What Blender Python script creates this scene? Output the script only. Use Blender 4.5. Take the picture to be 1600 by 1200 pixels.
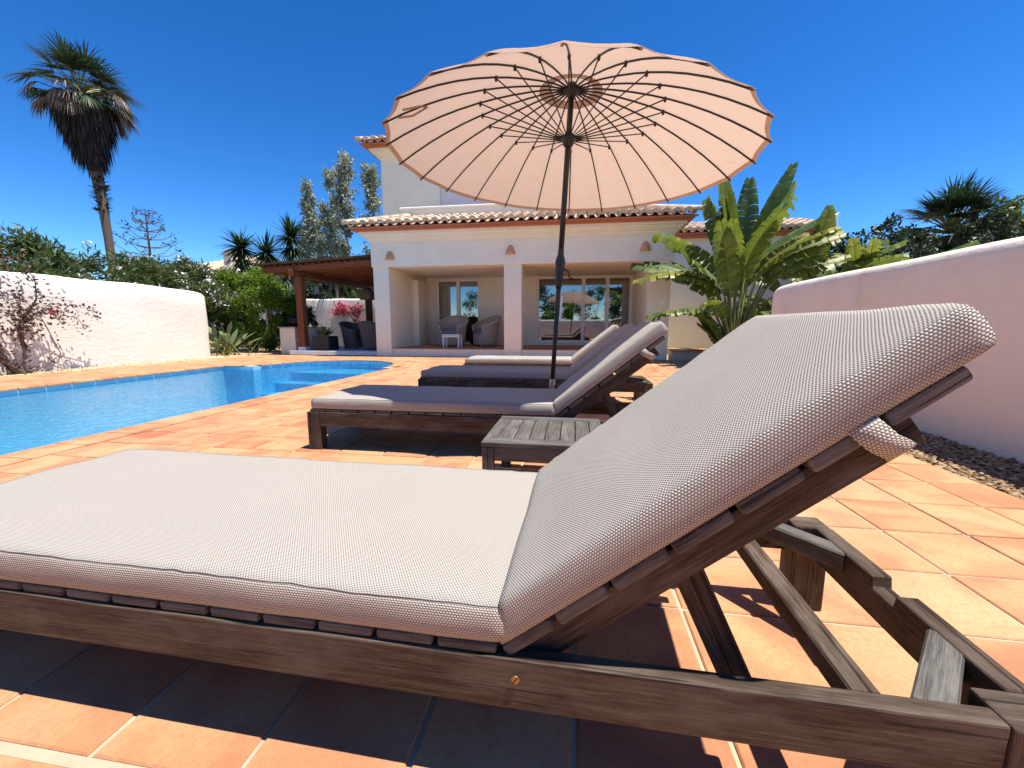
import bpy, bmesh, math, random
from mathutils import noise as mnoise
import numpy as np
from mathutils import Vector, Matrix
RAD = math.radians
random.seed(11)
rng = np.random.default_rng(11)
for o in list(bpy.data.objects): bpy.data.objects.remove(o)
S = bpy.context.scene
COL = S.collection

# ------------------------------------------------------------------ camera, sky, sun, exposure
CAM_H = 0.9
YAW = RAD(8.5)
PITCH = math.atan(89/640)
cam_d = bpy.data.cameras.new('camera'); cam = bpy.data.objects.new('camera', cam_d); COL.objects.link(cam)
cam_d.sensor_width = 36; cam_d.lens = 640/1600*36
cam_d.clip_start = 0.05; cam_d.clip_end = 3000
cam.location = (0, 0, CAM_H); cam.rotation_euler = (RAD(90)-PITCH, 0, YAW)
S.camera = cam

SUN_DIR = Vector((0.34, -0.06, 1.0)).normalized()
SUN_EL = math.asin(SUN_DIR.z)
w = bpy.data.worlds.new('World'); S.world = w; w.use_nodes = True
nt = w.node_tree; bg = nt.nodes['Background']
sky = nt.nodes.new('ShaderNodeTexSky'); sky.sky_type = 'NISHITA'; sky.sun_disc = False
sky.sun_elevation = SUN_EL; sky.sun_rotation = math.atan2(SUN_DIR.x, SUN_DIR.y)
sky.altitude = 2000; sky.air_density = 1.0; sky.dust_density = 0.0; sky.ozone_density = 4.0
hs = nt.nodes.new('ShaderNodeHueSaturation'); hs.inputs['Saturation'].default_value = 1.28; hs.inputs['Value'].default_value = 0.15
gm = nt.nodes.new('ShaderNodeGamma'); gm.inputs['Gamma'].default_value = 1.22
nt.links.new(sky.outputs[0], hs.inputs['Color']); nt.links.new(hs.outputs[0], gm.inputs['Color']); nt.links.new(gm.outputs[0], bg.inputs['Color'])
bg.inputs['Strength'].default_value = 0.93
sl = bpy.data.lights.new('sun', 'SUN'); so = bpy.data.objects.new('sun', sl); COL.objects.link(so)
sl.energy = 4.9; sl.angle = RAD(0.53); sl.color = (1.0, 0.935, 0.82)
so.rotation_euler = SUN_DIR.to_track_quat('Z', 'Y').to_euler(); so.location = (6, 1, 20)
S.view_settings.view_transform = 'Standard'; S.view_settings.look = 'None'
S.view_settings.exposure = 0.74; S.view_settings.gamma = 1.0
S.view_settings.use_curve_mapping = False
S.render.engine = 'CYCLES'
S.cycles.max_bounces = 8; S.cycles.transparent_max_bounces = 16
S.cycles.caustics_reflective = False; S.cycles.caustics_refractive = False

# ------------------------------------------------------------------ material helpers
class NT:
    def __init__(s, name):
        s.m = bpy.data.materials.new(name); s.m.use_nodes = True
        s.t = s.m.node_tree; s.b = s.t.nodes['Principled BSDF']; s.out = s.t.nodes['Material Output']
    def n(s, typ, **kw):
        nd = s.t.nodes.new('ShaderNode'+typ)
        for k, v in kw.items():
            if k.startswith('i_'):
                key = k[2:]; key = int(key) if key.isdigit() else key.replace('_', ' ')
                nd.inputs[key].default_value = v
            else: setattr(nd, k, v)
        return nd
    def l(s, a, b): s.t.links.new(a, b)
    def ramp(s, fac, stops):
        r = s.n('ValToRGB'); e = r.color_ramp.elements
        while len(e) < len(stops): e.new(0.5)
        for x, (p, c) in zip(e, stops): x.position = p; x.color = (*c, 1)
        s.l(fac, r.inputs['Fac']); return r.outputs['Color']
    def noise(s, vec, scale, detail=4, rough=0.55, dist=0):
        nz = s.n('TexNoise'); nz.inputs['Scale'].default_value = scale; nz.inputs['Detail'].default_value = detail
        nz.inputs['Roughness'].default_value = rough; nz.inputs['Distortion'].default_value = dist
        if vec is not None: s.l(vec, nz.inputs['Vector'])
        return nz.outputs['Fac']
    def mapping(s, vec, scale=(1, 1, 1), loc=(0, 0, 0)):
        mp = s.n('Mapping'); mp.inputs['Scale'].default_value = scale; mp.inputs['Location'].default_value = loc
        s.l(vec, mp.inputs['Vector']); return mp.outputs['Vector']
    def mix(s, fac, a, b, blend='MIX'):
        mx = s.n('Mix', data_type='RGBA', blend_type=blend)
        if isinstance(fac, (int, float)): mx.inputs[0].default_value = fac
        else: s.l(fac, mx.inputs[0])
        for v, i in ((a, 6), (b, 7)):
            if isinstance(v, tuple): mx.inputs[i].default_value = (*v, 1)
            else: s.l(v, mx.inputs[i])
        return mx.outputs[2]
    def math(s, op, a, b=None):
        m = s.n('Math', operation=op)
        for v, i in ((a, 0), (b, 1)):
            if v is None: continue
            if isinstance(v, (int, float)): m.inputs[i].default_value = v
            else: s.l(v, m.inputs[i])
        return m.outputs[0]
    def bump(s, h, strength, dist):
        b = s.n('Bump'); b.inputs['Strength'].default_value = strength; b.inputs['Distance'].default_value = dist
        s.l(h, b.inputs['Height']); s.l(b.outputs[0], s.b.inputs['Normal']); return b
    def set(s, col=None, rough=None, spec=None):
        if col is not None:
            if isinstance(col, tuple): s.b.inputs['Base Color'].default_value = (*col, 1)
            else: s.l(col, s.b.inputs['Base Color'])
        if rough is not None:
            if isinstance(rough, (int, float)): s.b.inputs['Roughness'].default_value = rough
            else: s.l(rough, s.b.inputs['Roughness'])
        if spec is not None: s.b.inputs['Specular IOR Level'].default_value = spec
        return s.m
    def pos(s): return s.n('NewGeometry').outputs['Position']
    def obj(s): return s.n('TexCoord').outputs['Object']
    def uv(s): return s.n('TexCoord').outputs['UV']
    def orand(s): return s.n('ObjectInfo').outputs['Random']
    def island(s): return s.n('NewGeometry').outputs['Random Per Island']

M = {}
PITCH_T = 0.34; TX0 = 0.36; TY0 = 0.94

def mat_terracotta():
    k = NT('terracotta_tile'); p = k.pos()
    cell = k.n('VectorMath', operation='FLOOR')
    k.l(k.mapping(p, (1/PITCH_T, 1/PITCH_T, 0), (-TX0/PITCH_T, -TY0/PITCH_T, 0)), cell.inputs[0])
    wn = k.n('TexWhiteNoise', noise_dimensions='3D'); k.l(cell.outputs[0], wn.inputs['Vector'])
    off = k.n('VectorMath', operation='MULTIPLY'); k.l(wn.outputs['Color'], off.inputs[0]); off.inputs[1].default_value = (40, 40, 0)
    add = k.n('VectorMath', operation='ADD'); k.l(p, add.inputs[0]); k.l(off.outputs[0], add.inputs[1])
    big = k.noise(add.outputs[0], 3.2, 3, 0.5, 0.6)
    fine = k.noise(add.outputs[0], 60, 4, 0.7)
    base = k.ramp(big, [(0.36, (0.58, 0.345, 0.185)), (0.46, (0.55, 0.295, 0.15)), (0.54, (0.48, 0.215, 0.11)), (0.63, (0.38, 0.145, 0.08))])
    tint = k.ramp(wn.outputs['Value'], [(0.0, (0.42, 0.17, 0.09)), (0.3, (0.52, 0.255, 0.13)), (0.65, (0.55, 0.315, 0.165)), (1.0, (0.59, 0.37, 0.21))])
    c = k.mix(0.45, base, tint)
    dirt = k.noise(p, 0.9, 5, 0.65, 0.4); c = k.mix(k.math('MULTIPLY', k.ramp(dirt, [(0.48, (0, 0, 0)), (0.72, (1, 1, 1))]), 0.3), c, (0.34, 0.21, 0.13))
    c = k.mix(k.math('MULTIPLY', k.ramp(fine, [(0.42, (0, 0, 0)), (0.68, (1, 1, 1))]), 0.32), c, (0.26, 0.12, 0.06))
    sp = k.noise(p, 260, 2, 0.5); c = k.mix(k.ramp(sp, [(0.66, (0, 0, 0)), (0.74, (0.5, 0.5, 0.5))]), c, (0.55, 0.42, 0.27))
    k.bump(k.noise(p, 35, 4, 0.7), 0.25, 0.004)
    return k.set(c, 0.7, 0.12)
M['tile'] = mat_terracotta()

def mat_simple(name, col, rough=0.7, var=0.12, scale=8, bump=0.0, bscale=60, spec=0.3, metallic=0):
    k = NT(name); p = k.obj()
    c = k.mix(k.math('MULTIPLY', k.noise(p, scale, 5, 0.6), 1.0), tuple(x*(1-var) for x in col), tuple(min(1, x*(1+var)) for x in col))
    if bump: k.bump(k.noise(p, bscale, 4, 0.6), bump, 0.01)
    k.b.inputs['Metallic'].default_value = metallic
    return k.set(c, rough, spec)

def mat_stucco(name, col, streak=0.5):
    k = NT(name); p = k.pos()
    n1 = k.noise(p, 1.3, 5, 0.6, 0.5); n2 = k.noise(k.mapping(p, (3, 3, 0.7)), 2.2, 5, 0.65)
    c = k.mix(k.ramp(n1, [(0.35, (0, 0, 0)), (0.7, (1, 1, 1))]), col, tuple(x*0.93 for x in col))
    c = k.mix(k.math('MULTIPLY', k.ramp(n2, [(0.55, (0, 0, 0)), (0.78, (1, 1, 1))]), streak*0.3), c, tuple(x*0.72 for x in col))
    h = k.math('ADD', k.noise(p, 90, 4, 0.7), k.math('MULTIPLY', k.noise(k.mapping(p, (1, 1, 1.8)), 5, 5, 0.62, 0.8), 6.0))
    k.bump(h, 0.30, 0.007)
    return k.set(c, 0.85, 0.2)
M['stucco'] = mat_stucco('white_stucco', (0.88, 0.80, 0.62))
M['wallplaster'] = mat_stucco('garden_wall_plaster', (0.86, 0.82, 0.735), 0.9)
M['beige'] = mat_stucco('beige_plaster', (0.82, 0.725, 0.58), 0.3)
M['pinkwall'] = mat_stucco('pink_plaster', (0.88, 0.80, 0.67), 0.9)
M['grout'] = mat_simple('cement_grout', (0.48, 0.40, 0.29), 0.9, 0.45, 6, 0.5, 150)
M['earth'] = mat_simple('dry_earth', (0.30, 0.22, 0.13), 0.95, 0.3, 2, 0.4, 30)
M['copingwhite'] = mat_simple('white_trim', (0.82, 0.80, 0.77), 0.6, 0.04, 5)
M['frame'] = mat_simple('window_frame_paint', (0.80, 0.76, 0.70), 0.4, 0.04, 5)
M['redslab'] = mat_simple('red_clay_slab', (0.50, 0.17, 0.08), 0.7, 0.2, 12, 0.2)
M['sconce'] = mat_simple('terracotta_sconce', (0.62, 0.31, 0.17), 0.8, 0.15, 20, 0.2)
M['blackmetal'] = mat_simple('black_metal', (0.014, 0.0135, 0.014), 0.45, 0.2, 10, spec=0.5)
M['steel'] = mat_simple('brushed_steel', (0.45, 0.44, 0.42), 0.35, 0.1, 30, metallic=0.9)
M['brass'] = mat_simple('brass_screw', (0.36, 0.20, 0.09), 0.4, 0.4, 300, metallic=0.8)
M['concrete'] = mat_simple('grey_stone', (0.42, 0.38, 0.31), 0.85, 0.25, 12, 0.4)
M['whitelabel'] = mat_simple('white_sticker', (0.8, 0.8, 0.78), 0.5, 0.03)
M['darkpot'] = mat_simple('dark_planter', (0.03, 0.03, 0.035), 0.5, 0.2)
M['shutter'] = mat_simple('shutter_white', (0.76, 0.75, 0.73), 0.5, 0.04)
M['greycushion'] = mat_simple('grey_cushion', (0.22, 0.21, 0.21), 0.9, 0.15, 40)

def mat_wood(name, stops, rough=0.65, sat_rand=0.35):
    k = NT(name); uv = k.uv()
    r = k.orand()
    cmb = k.n('CombineXYZ'); k.l(k.math('MULTIPLY', r, 37.0), cmb.inputs[0]); k.l(k.math('MULTIPLY', r, 11.0), cmb.inputs[1]); k.l(r, cmb.inputs[2])
    add = k.n('VectorMath', operation='ADD'); k.l(uv, add.inputs[0]); k.l(cmb.outputs[0], add.inputs[1])
    g1 = k.noise(k.mapping(add.outputs[0], (5.0, 150, 1)), 1.0, 7, 0.7, 0.5)
    g2 = k.noise(k.mapping(add.outputs[0], (22, 800, 1)), 1.0, 5, 0.7)
    g3 = k.noise(k.mapping(add.outputs[0], (5, 14, 1)), 1.0, 3, 0.6)
    f = k.math('ADD', k.math('MULTIPLY', g1, 0.6), k.math('MULTIPLY', g2, 0.4))
    c = k.ramp(f, stops)
    c = k.mix(k.math('MULTIPLY', k.ramp(g3, [(0.45, (0, 0, 0)), (0.7, (1, 1, 1))]), 0.45), c, tuple(x for x in stops[-1][1]))
    crack = k.ramp(k.noise(k.mapping(add.outputs[0], (1.6, 85, 1)), 1.0, 4, 0.55), [(0.345, (1, 1, 1)), (0.375, (0, 0, 0))])
    c = k.mix(k.math('MULTIPLY', crack, 0.75), c, tuple(x*0.25 for x in stops[0][1]))
    c = k.mix(k.math('MULTIPLY', r, sat_rand), c, tuple(x*0.65 for x in stops[1][1]))
    k.bump(k.math('SUBTRACT', f, k.math('MULTIPLY', crack, 0.5)), 0.7, 0.0030)
    return k.set(c, rough, 0.15)
M['teak'] = mat_wood('weathered_teak', [(0.34, (0.022, 0.014, 0.009)), (0.47, (0.060, 0.040, 0.027)), (0.56, (0.105, 0.076, 0.054)), (0.68, (0.23, 0.19, 0.155))])
M['teakgrey'] = mat_wood('greyed_teak', [(0.34, (0.03, 0.028, 0.026)), (0.47, (0.085, 0.078, 0.071)), (0.56, (0.15, 0.14, 0.128)), (0.68, (0.27, 0.258, 0.235))])
M['pergola'] = mat_wood('stained_pine', [(0.30, (0.11, 0.034, 0.014)), (0.5, (0.22, 0.075, 0.03)), (0.62, (0.29, 0.11, 0.045)), (0.78, (0.36, 0.15, 0.07))], 0.55)

def mat_fabric(name, light, dark, pu=0.0062, pv=0.0046):
    k = NT(name); uv = k.uv(); sep = k.n('SeparateXYZ'); k.l(uv, sep.inputs[0])
    v = k.math('DIVIDE', sep.outputs[1], pv); row = k.math('FLOOR', v)
    sh = k.math('MULTIPLY', k.math('MODULO', row, 2.0), 0.5)
    u = k.math('ADD', k.math('DIVIDE', sep.outputs[0], pu), sh)
    su = k.math('ABSOLUTE', k.math('SINE', k.math('MULTIPLY', u, math.pi)))
    sv = k.math('ABSOLUTE', k.math('SINE', k.math('MULTIPLY', v, math.pi)))
    h = k.math('MULTIPLY', k.math('POWER', su, 0.7), k.math('POWER', sv, 0.7))
    wn = k.n('TexWhiteNoise', noise_dimensions='2D'); fl = k.n('CombineXYZ'); k.l(k.math('FLOOR', u), fl.inputs[0]); k.l(row, fl.inputs[1]); k.l(fl.outputs[0], wn.inputs['Vector'])
    c = k.mix(k.ramp(h, [(0.22, (0, 0, 0)), (0.66, (1, 1, 1))]), dark, light)
    c = k.mix(k.math('MULTIPLY', wn.outputs['Value'], 0.28), c, tuple(x*0.72 for x in light))
    soft = k.noise(uv, 3.5, 4, 0.6); c = k.mix(k.math('MULTIPLY', soft, 0.14), c, tuple(x*0.75 for x in light))
    k.bump(h, 0.9, 0.0016)
    return k.set(c, 0.9, 0.15)
M['fabric'] = mat_fabric('woven_taupe_fabric', (0.57, 0.53, 0.475), (0.12, 0.095, 0.075))
M['strapfabric'] = mat_fabric('woven_strap_fabric', (0.62, 0.56, 0.49), (0.15, 0.115, 0.09))

def mat_canopy():
    k = NT('parasol_canvas'); p = k.obj()
    n = k.noise(p, 9, 4, 0.6); fine = k.noise(p, 300, 2, 0.5)
    c = k.mix(n, (0.58, 0.42, 0.32), (0.645, 0.475, 0.37)); c = k.mix(k.math('MULTIPLY', fine, 0.15), c, (0.5, 0.34, 0.25))
    st = k.ramp(k.noise(p, 5, 2, 0.4), [(0.70, (0, 0, 0)), (0.80, (0.35, 0.35, 0.35))]); c = k.mix(st, c, (0.5, 0.32, 0.2))
    d = k.n('BsdfDiffuse'); t = k.n('BsdfTranslucent'); mx = k.n('MixShader'); mx.inputs[0].default_value = 0.46
    k.l(c, d.inputs['Color']); k.l(c, t.inputs['Color']); k.l(d.outputs[0], mx.inputs[1]); k.l(t.outputs[0], mx.inputs[2])
    k.l(mx.outputs[0], k.out.inputs['Surface']); return k.m
M['canopy'] = mat_canopy()

def mat_leaf(name, cols, trans=0.3, rough=0.5, spec=0.35):
    k = NT(name); r = k.island(); o = k.orand()
    c = k.ramp(r, [(i/(len(cols)-1), cc) for i, cc in enumerate(cols)])
    c = k.mix(k.math('MULTIPLY', k.noise(k.pos(), 1.1, 3, 0.5), 0.3), c, cols[0])
    k.set(c, rough, spec)
    t = k.n('BsdfTranslucent'); k.l(k.mix(0.5, c, (0.30, 0.36, 0.04)) if trans > 0.15 else c, t.inputs['Color'])
    mx = k.n('MixShader'); mx.inputs[0].default_value = trans
    k.l(k.b.outputs[0], mx.inputs[1]); k.l(t.outputs[0], mx.inputs[2]); k.l(mx.outputs[0], k.out.inputs['Surface'])
    return k.m
M['oleander'] = mat_leaf('oleander_leaf', [(0.035, 0.062, 0.022), (0.075, 0.115, 0.038), (0.13, 0.17, 0.06)], 0.25)
M['flowerwhite'] = mat_leaf('white_blossom', [(0.72, 0.70, 0.64), (0.82, 0.80, 0.76)], 0.1)
M['brightleaf'] = mat_leaf('bright_green_leaf', [(0.085, 0.165, 0.014), (0.15, 0.26, 0.022), (0.22, 0.34, 0.035)], 0.4)
M['darkleaf'] = mat_leaf('dark_green_leaf', [(0.018, 0.032, 0.014), (0.038, 0.06, 0.022), (0.06, 0.085, 0.03)], 0.15)
M['yucca'] = mat_leaf('yucca_leaf', [(0.018, 0.045, 0.018), (0.035, 0.075, 0.028), (0.07, 0.11, 0.035)], 0.15)
M['poplar'] = mat_leaf('poplar_leaf', [(0.20, 0.24, 0.18), (0.30, 0.34, 0.26), (0.46, 0.49, 0.40)], 0.3)
M['palmgreen'] = mat_leaf('palm_leaf', [(0.02, 0.045, 0.022), (0.045, 0.085, 0.038), (0.09, 0.13, 0.06)], 0.15)
M['palmdead'] = mat_leaf('dead_palm_leaf', [(0.12, 0.085, 0.055), (0.26, 0.19, 0.13), (0.46, 0.37, 0.27)], 0.1, 0.8)
M['palmskirt'] = mat_leaf('palm_skirt', [(0.022, 0.018, 0.015), (0.04, 0.032, 0.027), (0.07, 0.055, 0.045)], 0.05, 0.9)
M['banana'] = mat_leaf('strelitzia_leaf', [(0.045, 0.095, 0.022), (0.10, 0.165, 0.03), (0.19, 0.23, 0.045)], 0.35, 0.4, 0.4)
M['bananayellow'] = mat_leaf('strelitzia_yellow_leaf', [(0.13, 0.17, 0.03), (0.24, 0.25, 0.05), (0.36, 0.33, 0.08)], 0.4, 0.4)
M['bougbrown'] = mat_leaf('dry_bougainvillea_leaf', [(0.10, 0.055, 0.045), (0.17, 0.095, 0.075), (0.25, 0.16, 0.12)], 0.15, 0.8)
M['pink'] = mat_leaf('magenta_bract', [(0.55, 0.03, 0.14), (0.72, 0.06, 0.22), (0.80, 0.20, 0.30)], 0.3)
M['agave'] = mat_leaf('agave_leaf', [(0.10, 0.15, 0.07), (0.18, 0.24, 0.11), (0.26, 0.32, 0.16)], 0.15)
M['bark'] = mat_simple('tree_bark', (0.13, 0.10, 0.075), 0.9, 0.4, 14, 0.8, 40)
M['palebark'] = mat_simple('pale_bark', (0.30, 0.27, 0.23), 0.9, 0.3, 14, 0.6, 40)
M['petiole'] = mat_simple('leaf_stalk', (0.20, 0.20, 0.05), 0.5, 0.4, 4)
M['thatch'] = mat_simple('heather_thatch', (0.085, 0.06, 0.045), 0.95, 0.5, 40, 1.0, 120)

def mat_rooftile():
    k = NT('roof_tile_clay'); p = k.pos(); r = k.orand(); i = k.island()
    c = k.ramp(k.math('FRACT', k.math('ADD', r, i)), [(0, (0.52, 0.36, 0.25)), (0.4, (0.62, 0.47, 0.33)), (0.75, (0.67, 0.55, 0.39)), (1, (0.58, 0.42, 0.29))])
    c = k.mix(k.ramp(k.noise(p, 9, 4, 0.7), [(0.5, (0, 0, 0)), (0.75, (0.7, 0.7, 0.7))]), c, (0.66, 0.60, 0.47))
    k.bump(k.noise(p, 60, 3, 0.6), 0.3, 0.006); return k.set(c, 0.85, 0.2)
M['rooftile'] = mat_rooftile()

def mat_glass():
    k = NT('window_glass')
    g = k.n('BsdfGlossy'); g.inputs['Roughness'].default_value = 0.0; g.inputs['Color'].default_value = (0.9, 0.93, 0.95, 1)
    d = k.n('BsdfTransparent'); d.inputs['Color'].default_value = (0.62, 0.66, 0.66, 1)
    fr = k.n('Fresnel'); fr.inputs['IOR'].default_value = 2.0
    f = k.math('ADD', fr.outputs[0], 0.12)
    mx = k.n('MixShader'); k.l(f, mx.inputs[0]); k.l(d.outputs[0], mx.inputs[1]); k.l(g.outputs[0], mx.inputs[2])
    k.l(mx.outputs[0], k.out.inputs['Surface']); return k.m
M['glass'] = mat_glass()
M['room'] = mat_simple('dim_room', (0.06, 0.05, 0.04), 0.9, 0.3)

def mat_water():
    k = NT('pool_water'); p = k.pos()
    h = k.math('ADD', k.noise(k.mapping(p, (1.0, 1.3, 1)), 7.5, 3, 0.55, 0.8), k.math('MULTIPLY', k.noise(p, 17, 2, 0.5, 0.8), 0.35))
    b = k.n('Bump'); b.inputs['Strength'].default_value = 1.0; b.inputs['Distance'].default_value = 0.019; k.l(h, b.inputs['Height'])
    g = k.n('BsdfGlossy'); g.inputs['Roughness'].default_value = 0.02; k.l(b.outputs[0], g.inputs['Normal'])
    t = k.n('BsdfTransparent'); t.inputs['Color'].default_value = (0.43, 0.85, 0.99, 1)
    fr = k.n('Fresnel'); fr.inputs['IOR'].default_value = 1.33; k.l(b.outputs[0], fr.inputs['Normal'])
    mx = k.n('MixShader'); k.l(fr.outputs[0], mx.inputs[0]); k.l(t.outputs[0], mx.inputs[1]); k.l(g.outputs[0], mx.inputs[2])
    k.l(mx.outputs[0], k.out.inputs['Surface']); return k.m
M['water'] = mat_water()

def mat_mosaic():
    k = NT('pool_mosaic'); p = k.pos()
    sc = 1/0.04
    cell = k.n('VectorMath', operation='FLOOR'); k.l(k.mapping(p, (sc, sc, sc), (0.31, 0.37, 0.41)), cell.inputs[0])
    wn = k.n('TexWhiteNoise', noise_dimensions='3D'); k.l(cell.outputs[0], wn.inputs['Vector'])
    c = k.ramp(wn.outputs['Value'], [(0, (0.12, 0.44, 0.74)), (0.5, (0.20, 0.55, 0.82)), (1, (0.34, 0.66, 0.88))])
    fr = k.n('VectorMath', operation='FRACTION'); k.l(k.mapping(p, (sc, sc, sc), (0.31, 0.37, 0.41)), fr.inputs[0])
    sp = k.n('SeparateXYZ'); k.l(fr.outputs[0], sp.inputs[0])
    g = k.math('MINIMUM', k.math('MINIMUM', sp.outputs[0], sp.outputs[1]), sp.outputs[2])
    c = k.mix(k.ramp(g, [(0.06, (1, 1, 1)), (0.10, (0, 0, 0))]), c, (0.55, 0.68, 0.75))
    return k.set(c, 0.3, 0.5)
M['mosaic'] = mat_mosaic()

def mat_gravel():
    k = NT('gravel_stone'); i = k.island()
    c = k.ramp(i, [(0, (0.34, 0.20, 0.10)), (0.35, (0.52, 0.35, 0.19)), (0.7, (0.62, 0.47, 0.29)), (1, (0.72, 0.60, 0.42))])
    return k.set(c, 0.8, 0.2)
M['gravel'] = mat_gravel()

M['gravelbrown'] = (lambda k: k.set(k.ramp(k.island(), [(0, (0.15, 0.09, 0.05)), (0.5, (0.30, 0.195, 0.11)), (1, (0.46, 0.34, 0.21))]), 0.85, 0.2))(NT('brown_gravel_stone'))

def mat_wicker(name, a, b):
    k = NT(name); uv = k.uv(); sep = k.n('SeparateXYZ'); k.l(uv, sep.inputs[0])
    su = k.math('SINE', k.math('MULTIPLY', sep.outputs[0], 2*math.pi/0.05)); sv = k.math('SINE', k.math('MULTIPLY', sep.outputs[1], 2*math.pi/0.028))
    h = k.math('ADD', k.math('MULTIPLY', k.math('MULTIPLY', su, sv), 0.5), 0.5)
    k.bump(h, 1.0, 0.01); return k.set(k.mix(h, a, b), 0.7, 0.3)
M['wicker'] = mat_wicker('natural_wicker', (0.34, 0.25, 0.19), (0.62, 0.50, 0.41))
M['wickergrey'] = mat_wicker('grey_wicker', (0.05, 0.045, 0.04), (0.17, 0.155, 0.145))
M['rattan'] = mat_wicker('rattan_shade', (0.16, 0.10, 0.06), (0.36, 0.25, 0.16))

# ------------------------------------------------------------------ object helpers
def tag(o, label=None, cat=None, group=None, kind=None):
    if label: o['label'] = label
    if cat: o['category'] = cat
    if group: o['group'] = group
    if kind: o['kind'] = kind
    return o

def empty(name, loc=(0, 0, 0), rot=(0, 0, 0)):
    o = bpy.data.objects.new(name, None); COL.objects.link(o); o.location = loc; o.rotation_euler = rot
    o.empty_display_size = 0.1; return o

def link(name, me, mat=None, parent=None, loc=(0, 0, 0), rot=(0, 0, 0)):
    o = bpy.data.objects.new(name, me); COL.objects.link(o)
    if mat and not me.materials: me.materials.append(M[mat])
    o.parent = parent; o.location = loc; o.rotation_euler = rot
    return o

def from_arrays(name, V, F, mat=None, parent=None, smooth=False, uv=None, loc=(0, 0, 0), rot=(0, 0, 0)):
    me = bpy.data.meshes.new(name)
    me.from_pydata([tuple(v) for v in V], [], [tuple(int(i) for i in f) for f in F])
    if uv is not None:
        ul = me.uv_layers.new(name='UVMap'); ul.data.foreach_set('uv', np.asarray(uv, float).ravel())
    if smooth: me.polygons.foreach_set('use_smooth', [True]*len(me.polygons))
    me.update(); return link(name, me, mat, parent, loc, rot)

def quads(name, V, mat, parent=None, smooth=False, k=4):
    """V: (n,k,3) separate polygons, built fast."""
    V = np.asarray(V, float); n = V.shape[0]
    me = bpy.data.meshes.new(name)
    me.vertices.add(n*k); me.vertices.foreach_set('co', V.reshape(-1))
    me.loops.add(n*k); me.loops.foreach_set('vertex_index', np.arange(n*k))
    me.polygons.add(n); me.polygons.foreach_set('loop_start', np.arange(n)*k)
    if smooth: me.polygons.foreach_set('use_smooth', np.ones(n, bool))
    me.update(calc_edges=True); me.validate()
    return link(name, me, mat, parent)

def box_uv(me):
    ul = me.uv_layers.new(name='UVMap') if not me.uv_layers else me.uv_layers[0]
    co = np.array([v.co[:] for v in me.vertices]); ext = co.max(0)-co.min(0); L = int(np.argmax(ext))
    oth = [a for a in range(3) if a != L]
    for p in me.polygons:
        nrm = p.normal; ax = max(range(3), key=lambda a: abs(nrm[a]))
        if ax == L: a, b = oth
        else: a = L; b = [q for q in oth if q != ax][0]
        for li in p.loop_indices:
            c = me.vertices[me.loops[li].vertex_index].co
            ul.data[li].uv = (c[a], c[b]+0.31*ax)

_boxes = {}
def box_mesh(sx, sy, sz, bevel=0.0, seg=1):
    key = (round(sx, 4), round(sy, 4), round(sz, 4), bevel, seg)
    if key in _boxes: return _boxes[key].copy() if False else _boxes[key]
    bm = bmesh.new(); bmesh.ops.create_cube(bm, size=1)
    bmesh.ops.scale(bm, vec=(sx, sy, sz), verts=bm.verts)
    if bevel: bmesh.ops.bevel(bm, geom=bm.edges[:], offset=min(bevel, 0.45*min(sx, sy, sz)), segments=seg, affect='EDGES', profile=0.5)
    me = bpy.data.meshes.new('block'); bm.to_mesh(me); bm.free(); box_uv(me); _boxes[key] = me; return me

_bm_mat = {}
def box(name, lo, hi, mat, parent=None, bevel=0.0, rot=(0, 0, 0), seg=1):
    lo = Vector(lo); hi = Vector(hi); s = hi-lo
    base = box_mesh(s.x, s.y, s.z, bevel, seg); key = (base.name, mat)
    if key not in _bm_mat:
        me = base.copy(); me.materials.clear(); me.materials.append(M[mat]); _bm_mat[key] = me
    return link(name, _bm_mat[key], None, parent, (lo+hi)/2, rot)

def bar(name, a, b, wid, hgt, mat, parent=None, bevel=0.003, up=(0, 0, 1)):
    a = Vector(a); b = Vector(b); d = b-a; L = d.length; d.normalize()
    u = Vector(up); s = u.cross(d); s.normalize(); u = d.cross(s)
    me = box_mesh(L, wid, hgt, bevel); key = (me.name, mat)
    if key not in _bm_mat:
        m2 = me.copy(); m2.materials.clear(); m2.materials.append(M[mat]); _bm_mat[key] = m2
    o = link(name, _bm_mat[key], None, parent)
    mt = Matrix((d, s, u)).transposed().to_4x4(); mt.translation = (a+b)/2
    o.rotation_euler = mt.to_euler(); o.location = (a+b)/2
    return o

def tube_arrays(path, radii, seg=8, cap=True):
    P = [Vector(p) for p in path]; n = len(P)
    if isinstance(radii, (int, float)): radii = [radii]*n
    V = []; F = []; prev = None
    for i in range(n):
        d = (P[min(i+1, n-1)]-P[max(i-1, 0)]).normalized()
        if prev is None: a = Vector((1, 0, 0)) if abs(d.x) < 0.9 else Vector((0, 1, 0))
        else: a = prev
        s = d.cross(a).cross(d); s.normalize() if s.length else None; t = d.cross(s); prev = s
        for j in range(seg):
            an = 2*math.pi*j/seg; V.append(P[i]+(s*math.cos(an)+t*math.sin(an))*radii[i])
    for i in range(n-1):
        for j in range(seg):
            j2 = (j+1) % seg; F.append((i*seg+j, i*seg+j2, (i+1)*seg+j2, (i+1)*seg+j))
    if cap:
        F.append(tuple(range(seg-1, -1, -1))); F.append(tuple((n-1)*seg+j for j in range(seg)))
    return V, F

def tube(name, path, radii, mat, parent=None, seg=8, smooth=True):
    V, F = tube_arrays(path, radii, seg); return from_arrays(name, V, F, mat, parent, smooth)

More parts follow.
